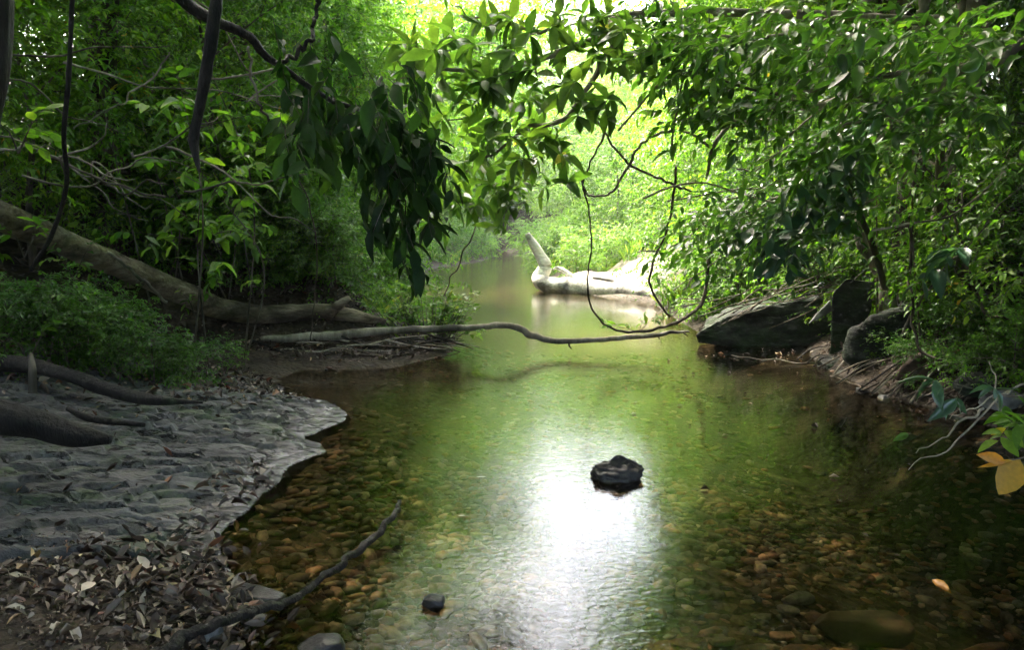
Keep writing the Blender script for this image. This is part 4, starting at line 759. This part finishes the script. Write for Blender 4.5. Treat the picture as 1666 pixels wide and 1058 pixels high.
custom_tree('overhanging_tree', 'far tree whose thin leafy boughs cross the sky gap over the creek', [([np.array([5.8,15.5,1.6]), np.array([5.5,15.4,4]), np.array([5.0,15.2,7.5])], [.14,.12,.08])], 'bark',
  [(930,70,70,50,15,.8,18,dc),(1040,40,60,60,15,.8,14,dc),(855,0,20,80,15,.6,14,dc),(1100,-60,40,90,14,.8,20,dc)], 'leaf', 208, .5, 8, .13,
  boughs=[([np.array([5.4,15.3,4.4]), P(1150,40,15), P(1040,20,15), P(930,40,15), P(850,60,15)], [.06,.045,.03,.02,.006]), ([np.array([5.2,15.2,5.8]), P(1100,-60,15), P(990,-90,14.5), P(880,-60,15), P(840,-20,15)], [.06,.045,.03,.02,.006])])
# near dark tree at left with hanging dark leaves
ds = (.25, -.15, -1.0)
T0 = [P(-110,900,3.0), P(-80,500,3.1), P(-40,230,3.2), P(-12,80,3.2), P(0,-80,3.2), P(30,-300,3.2)]
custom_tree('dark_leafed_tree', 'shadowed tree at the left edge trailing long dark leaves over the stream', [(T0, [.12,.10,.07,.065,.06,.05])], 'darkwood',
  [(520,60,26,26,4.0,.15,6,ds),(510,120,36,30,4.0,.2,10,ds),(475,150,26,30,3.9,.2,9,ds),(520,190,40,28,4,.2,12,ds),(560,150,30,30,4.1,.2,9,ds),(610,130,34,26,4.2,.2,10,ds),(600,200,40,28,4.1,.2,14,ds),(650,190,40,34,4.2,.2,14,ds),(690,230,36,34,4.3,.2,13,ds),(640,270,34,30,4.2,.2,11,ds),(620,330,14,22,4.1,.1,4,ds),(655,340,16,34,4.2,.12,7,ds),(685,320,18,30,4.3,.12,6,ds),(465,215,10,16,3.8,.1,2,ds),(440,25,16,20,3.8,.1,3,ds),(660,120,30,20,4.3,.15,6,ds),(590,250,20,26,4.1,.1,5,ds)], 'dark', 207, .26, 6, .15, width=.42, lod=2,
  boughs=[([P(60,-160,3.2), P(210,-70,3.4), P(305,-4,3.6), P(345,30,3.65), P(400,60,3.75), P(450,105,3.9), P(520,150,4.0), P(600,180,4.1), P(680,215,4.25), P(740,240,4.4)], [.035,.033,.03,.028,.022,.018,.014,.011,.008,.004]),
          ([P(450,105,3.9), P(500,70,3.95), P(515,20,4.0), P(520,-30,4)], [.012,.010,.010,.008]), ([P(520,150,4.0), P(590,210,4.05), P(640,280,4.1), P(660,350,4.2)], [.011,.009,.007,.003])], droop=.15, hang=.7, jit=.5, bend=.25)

# ------------------------------------------------------------------ small plants
def plant(name, base, label, stems, leaf, seed, L, nleaf, size, width=.45, lod=2, cat='plant', group=None, tw='twig', **k):
    rng = np.random.default_rng(seed); t = empty(name, tuple(base), label, cat, group)
    mb = MB(); O = []; D = []
    for pts, r_ in stems:
        pts = [np.asarray(p_, float) for p_ in pts]; p_, _ = tube(mb, pts, np.linspace(r_, r_*.3, len(pts)), 14, 6, .05)
        O.append(p_[-1]); D.append(p_[-1]-p_[-3])
        for f in (.55, .75, .9):
            if rng.random() < .6: O.append(p_[int(f*(len(p_)-1))]); D.append(rng.normal(0, 1, 3)+[0, 0, .4])
    mb.build('stem', [M[tw]], t, loc=base)
    mb = MB(); sprays(mb, np.array(O), np.array(D), L, nleaf, size, width, rng, lod, **k); mb.build('foliage', [M[leaf], M[tw]], t, loc=base); return t
# bright shrub on the drift pile
b_ = P(700,545,9.5); sts = []
for k in range(90):
    px = rg.uniform(590, 775); py = rg.uniform(468, 535)+abs(px-690)*.14; e = P(px, py, rg.uniform(9.3, 10.0)); s0 = b_+np.array([(e[0]-b_[0])*.55, rg.normal(0, .1), -.05]); sts.append(([s0, (s0+e)/2+[0, 0, .03], e], .006))
plant('leafy_plant', b_, 'bright green leafy plant growing from the drift pile over the water', sts, 'lime', 301, .12, 6, .085, droop=.1, hang=.05)
b_ = P(1040,540,9.2); plant('sprouting_plant', b_, 'small sprig with green leaves sprouting on the looping vine', [([b_, P(1045,522,9.2)], .005), ([b_, P(1000,530,9.2)], .005), ([b_, P(1060,520,9.2)], .005), ([P(990,535,9.1), P(985,528,9.1)], .004)], 'leaf', 302, .1, 5, .10)
# right foreground twigs with big leaves
b_ = P(1700,600,3.6)
t = plant('leafy_sprig', P(1700,640,3.9), 'near sprig with drooping pointed green leaves over the right water', [([P(1700,640,3.9), P(1640,645,3.85), P(1580,632,3.8), P(1545,622,3.75)], .008)], 'blue', 303, .10, 6, .155, width=.36, hang=.55, whorl=True, droop=.1, jit=.25)
t = plant('leafy_sprig', P(1720,700,3.6), 'near sprig with pale oval leaves at the right edge', [([P(1720,700,3.6), P(1690,690,3.6), P(1660,695,3.55)], .006), ([P(1720,700,3.6), P(1670,675,3.6), P(1640,695,3.5)], .005), ([P(1700,730,3.4), P(1670,700,3.4)], .005)], 'leaf', 304, .10, 5, .11, width=.42, hang=.15)
def single(name, px, py, D, tx, ty, tD, wd, mat, label, var=.4, bend=.15, cat='leaf', fold=.2):
    a = P(px, py, D); b2 = P(tx, ty, tD); mb = MB(); v = b2-a
    put_leaves(mb, np.array([a]), np.array([v]), np.array([norm(np.cross(v, [0, 0, 1.])+np.array([0, -1, .6]))]), np.linalg.norm(v), wd, np.random.default_rng(1), 2, 0, np.array([var]), bend, fold)
    o = mb.build(name, [M[mat]], loc=a); tag(o, label, cat); return o
t = empty('yellowing_sprig', tuple(P(1700,720,3.2)), 'near twig bearing two yellow leaves at the right edge', 'plant')
mb = MB(); tube(mb, PL([(1720,722,3.2),(1690,735,3.2),(1665,745,3.2),(1630,752,3.2)]), [.004,.003,.003,.002], 12, 5); mb.build('stem', [M['twig']], t, loc=P(1700,720,3.2))
mb = MB(); r1 = np.random.default_rng(3)
for (a, bq, wd, vr) in [((1660,748,3.2),(1626,805,3.15),.62,.35),((1636,752,3.2),(1592,740,3.15),.34,.8),((1650,750,3.2),(1594,760,3.2),.16,.2)]:
    a = P(*a); e = P(*bq); v_ = e-a; put_leaves(mb, np.array([a]), np.array([v_]), np.array([[-.2, -1, .5]]), np.linalg.norm(v_), wd, r1, 2, 0, np.array([vr]), .12, .2)
mb.build('yellow_leaf', [M['yellow']], t, loc=P(1700,720,3.2))
mb = MB()
for pts in [[(1720,600,4.2),(1640,640,4.1),(1570,700,4),(1540,735,3.9),(1510,745,3.9),(1478,765,3.85)],[(1600,665,4.05),(1560,690,4),(1530,715,3.9),(1490,738,3.9)],[(1650,632,4.1),(1610,650,4.1),(1545,682,4.05)],[(1666,700,4),(1620,655,4.1),(1618,615,4.2),(1610,590,4.3)]]:
    tube(mb, PL(pts), np.linspace(.008, .002, len(pts)), 22, 5, .1, wob=.015)
o = mb.build('bare_twig', [M['bark_pale']]); tag(o, 'forked bare twig dipping toward the water at the right edge', 'twig')
single('fallen_leaf', 1478, 706, 3.95, 1456, 716, 3.9, .35, 'lime', 'small lime leaf on the tip of the bare twig over dark water')
single('floating_leaf', 1520, 893, 3.35, 1550, 910, 3.25, .4, 'yellow', 'orange leaf lying in the dark water at lower right', .9).location.z = .004
for k, (px, py, dx, lab) in enumerate([(775,777,.06,'pale leaf floating left of the black rock'), (745,840,.04,'tiny dry leaf floating above the white reflection patch')]):
    c = G(px, py, .004); mb = MB(); put_leaves(mb, np.array([[0, 0, 0.]]), np.array([[1, .2, .02]]), np.array([[0, 0, 1.]]), dx, .4, np.random.default_rng(2), 2, 0, np.array([.9]), .05, .1)
    o = mb.build('floating_leaf', [M['litter']]); o.location = c; tag(o, lab, 'leaf')
# left bank plants with big bright leaves, and far grasses
for k, (px, py, D, s, m_, lab) in enumerate([(45,555,5.6,.09,'leaf','green sprig with toothed leaves above the dark root at the left'),(40,380,6.2,.11,'leaf','broad leaved sprig in front of the fallen log at the left edge'),(120,415,6.8,.10,'lime','single stem with lit leaves against the fallen log'),(370,350,8,.2,'leaf','plant with large bright leaves behind the fallen log'),(30,210,4.6,.13,'leaf','big leaved sprig beside the dark trunk at left'),(320,480,8.2,.08,'lime','tiny bright sprig standing on the fallen log'),(600,400,10,.13,'lime','climbing stem with bright leaves at the left waterline')]):
    c = P(px, py+40, D); plant('broadleaf_plant', c, lab, [([c, P(px-12, py+10, D), P(px-20, py, D)], .006), ([c, P(px+15, py+5, D), P(px+22, py-8, D)], .006)], m_, 320+k, .18, 5, s, width=.5, hang=.2)
rg3 = np.random.default_rng(55)
for k in range(34):
    lf = k < 20; px = rg3.uniform(30, 560) if lf else rg3.uniform(1120, 1640); py = rg3.uniform(40, 400); D = rg3.uniform(6.2, 9.5) if lf else rg3.uniform(6, 9)
    e = P(px, py, D); b_ = np.array([e[0]+rg3.normal(0, .3), e[1]+.4, 0.]); b_[2] = Hs(b_[0], b_[1]); hgt = e[2]-b_[2]
    if hgt < .4 or sdist(b_[:1], b_[1:2])[0] < .25 or b_[1] < 5.5: continue
    mid = (e+b_)/2+np.array([rg3.normal(0, .15), 0, .1*hgt]); sts = [([b_, mid, e], .010)]
    for j in range(4): f = rg3.uniform(.5, .95); c_0 = b_*(1-f)+e*f; sts.append(([c_0, c_0+np.array([rg3.normal(0, .3), rg3.normal(0, .2), rg3.uniform(.05, .3)])], .005))
    plant('sapling', b_, 'thin sapling with large bright leaves among the '+('left' if lf else 'right')+' bank foliage', sts, ['lime', 'leaf'][k % 2], 400+k, .22, 6, rg3.uniform(.10, .16), width=.46, hang=.3, group='saplings in the '+('left' if lf else 'right')+' bank foliage')
def blades(mb, n, cx, cy, r, h, rng, w_=.012):
    a = rng.uniform(0, 2*pi, n); rr = r*np.sqrt(rng.random(n)); x = cx+rr*np.cos(a); y = cy+rr*np.sin(a); k = sdist(x, y) > -.02; x, y = x[k], y[k]; n = len(x); z = H(x, y)
    d = rng.normal(0, .35, (n, 3))+[0, 0, 1]; put_leaves(mb, np.stack([x, y, z], -1), d, rng.normal(size=(n, 3)), h*rng.uniform(.5, 1.2, n), w_/h*3, rng, 1, 0, rng.random(n), .5, .1)
rg2 = np.random.default_rng(12)
mb = MB()
for k in range(150):
    y = rg2.uniform(10, 46); x = rg2.uniform(-8, 8); dd = float(sdist(np.array([x]), np.array([y]))[0])
    if .05 < dd < 2.2: blades(mb, 70, x, y, .4, .45, rg2)
for (px, py) in [(560,470),(540,480),(600,455),(650,440),(700,432),(480,490),(520,500)]:
    c = G(px, py); blades(mb, 160, c[0]-.2, c[1]+.2, .6, .55, rg2)
o = mb.build('grass', [M['grass']]); tag(o, 'grass and ground cover on the banks', 'grass', kind='stuff')
for k in (t for t in protos.values() if not t[1]): pass

# ------------------------------------------------------------------ haze
m, nt, N, L, out = newmat('forest_air'); pv = N('ShaderNodeVolumePrincipled'); pv.inputs['Color'].default_value = (.93, .97, 1, 1); pv.inputs['Density'].default_value = .0011; pv.inputs['Anisotropy'].default_value = .3
L(pv.outputs[0], out.inputs['Volume'])
a = np.array([[x_, y_, z_] for x_ in (-70, 70) for y_ in (-30, 120) for z_ in (-2.0, 60)], float)
hz = MB().add(a, [[0,1,3],[0,3,2],[4,6,7],[4,7,5],[0,4,5],[0,5,1],[2,3,7],[2,7,6],[0,2,6],[0,6,4],[1,5,7],[1,7,3]]).build('haze', [m], smooth=False); tag(hz, 'thin bright air over the stream', 'haze', kind='stuff')
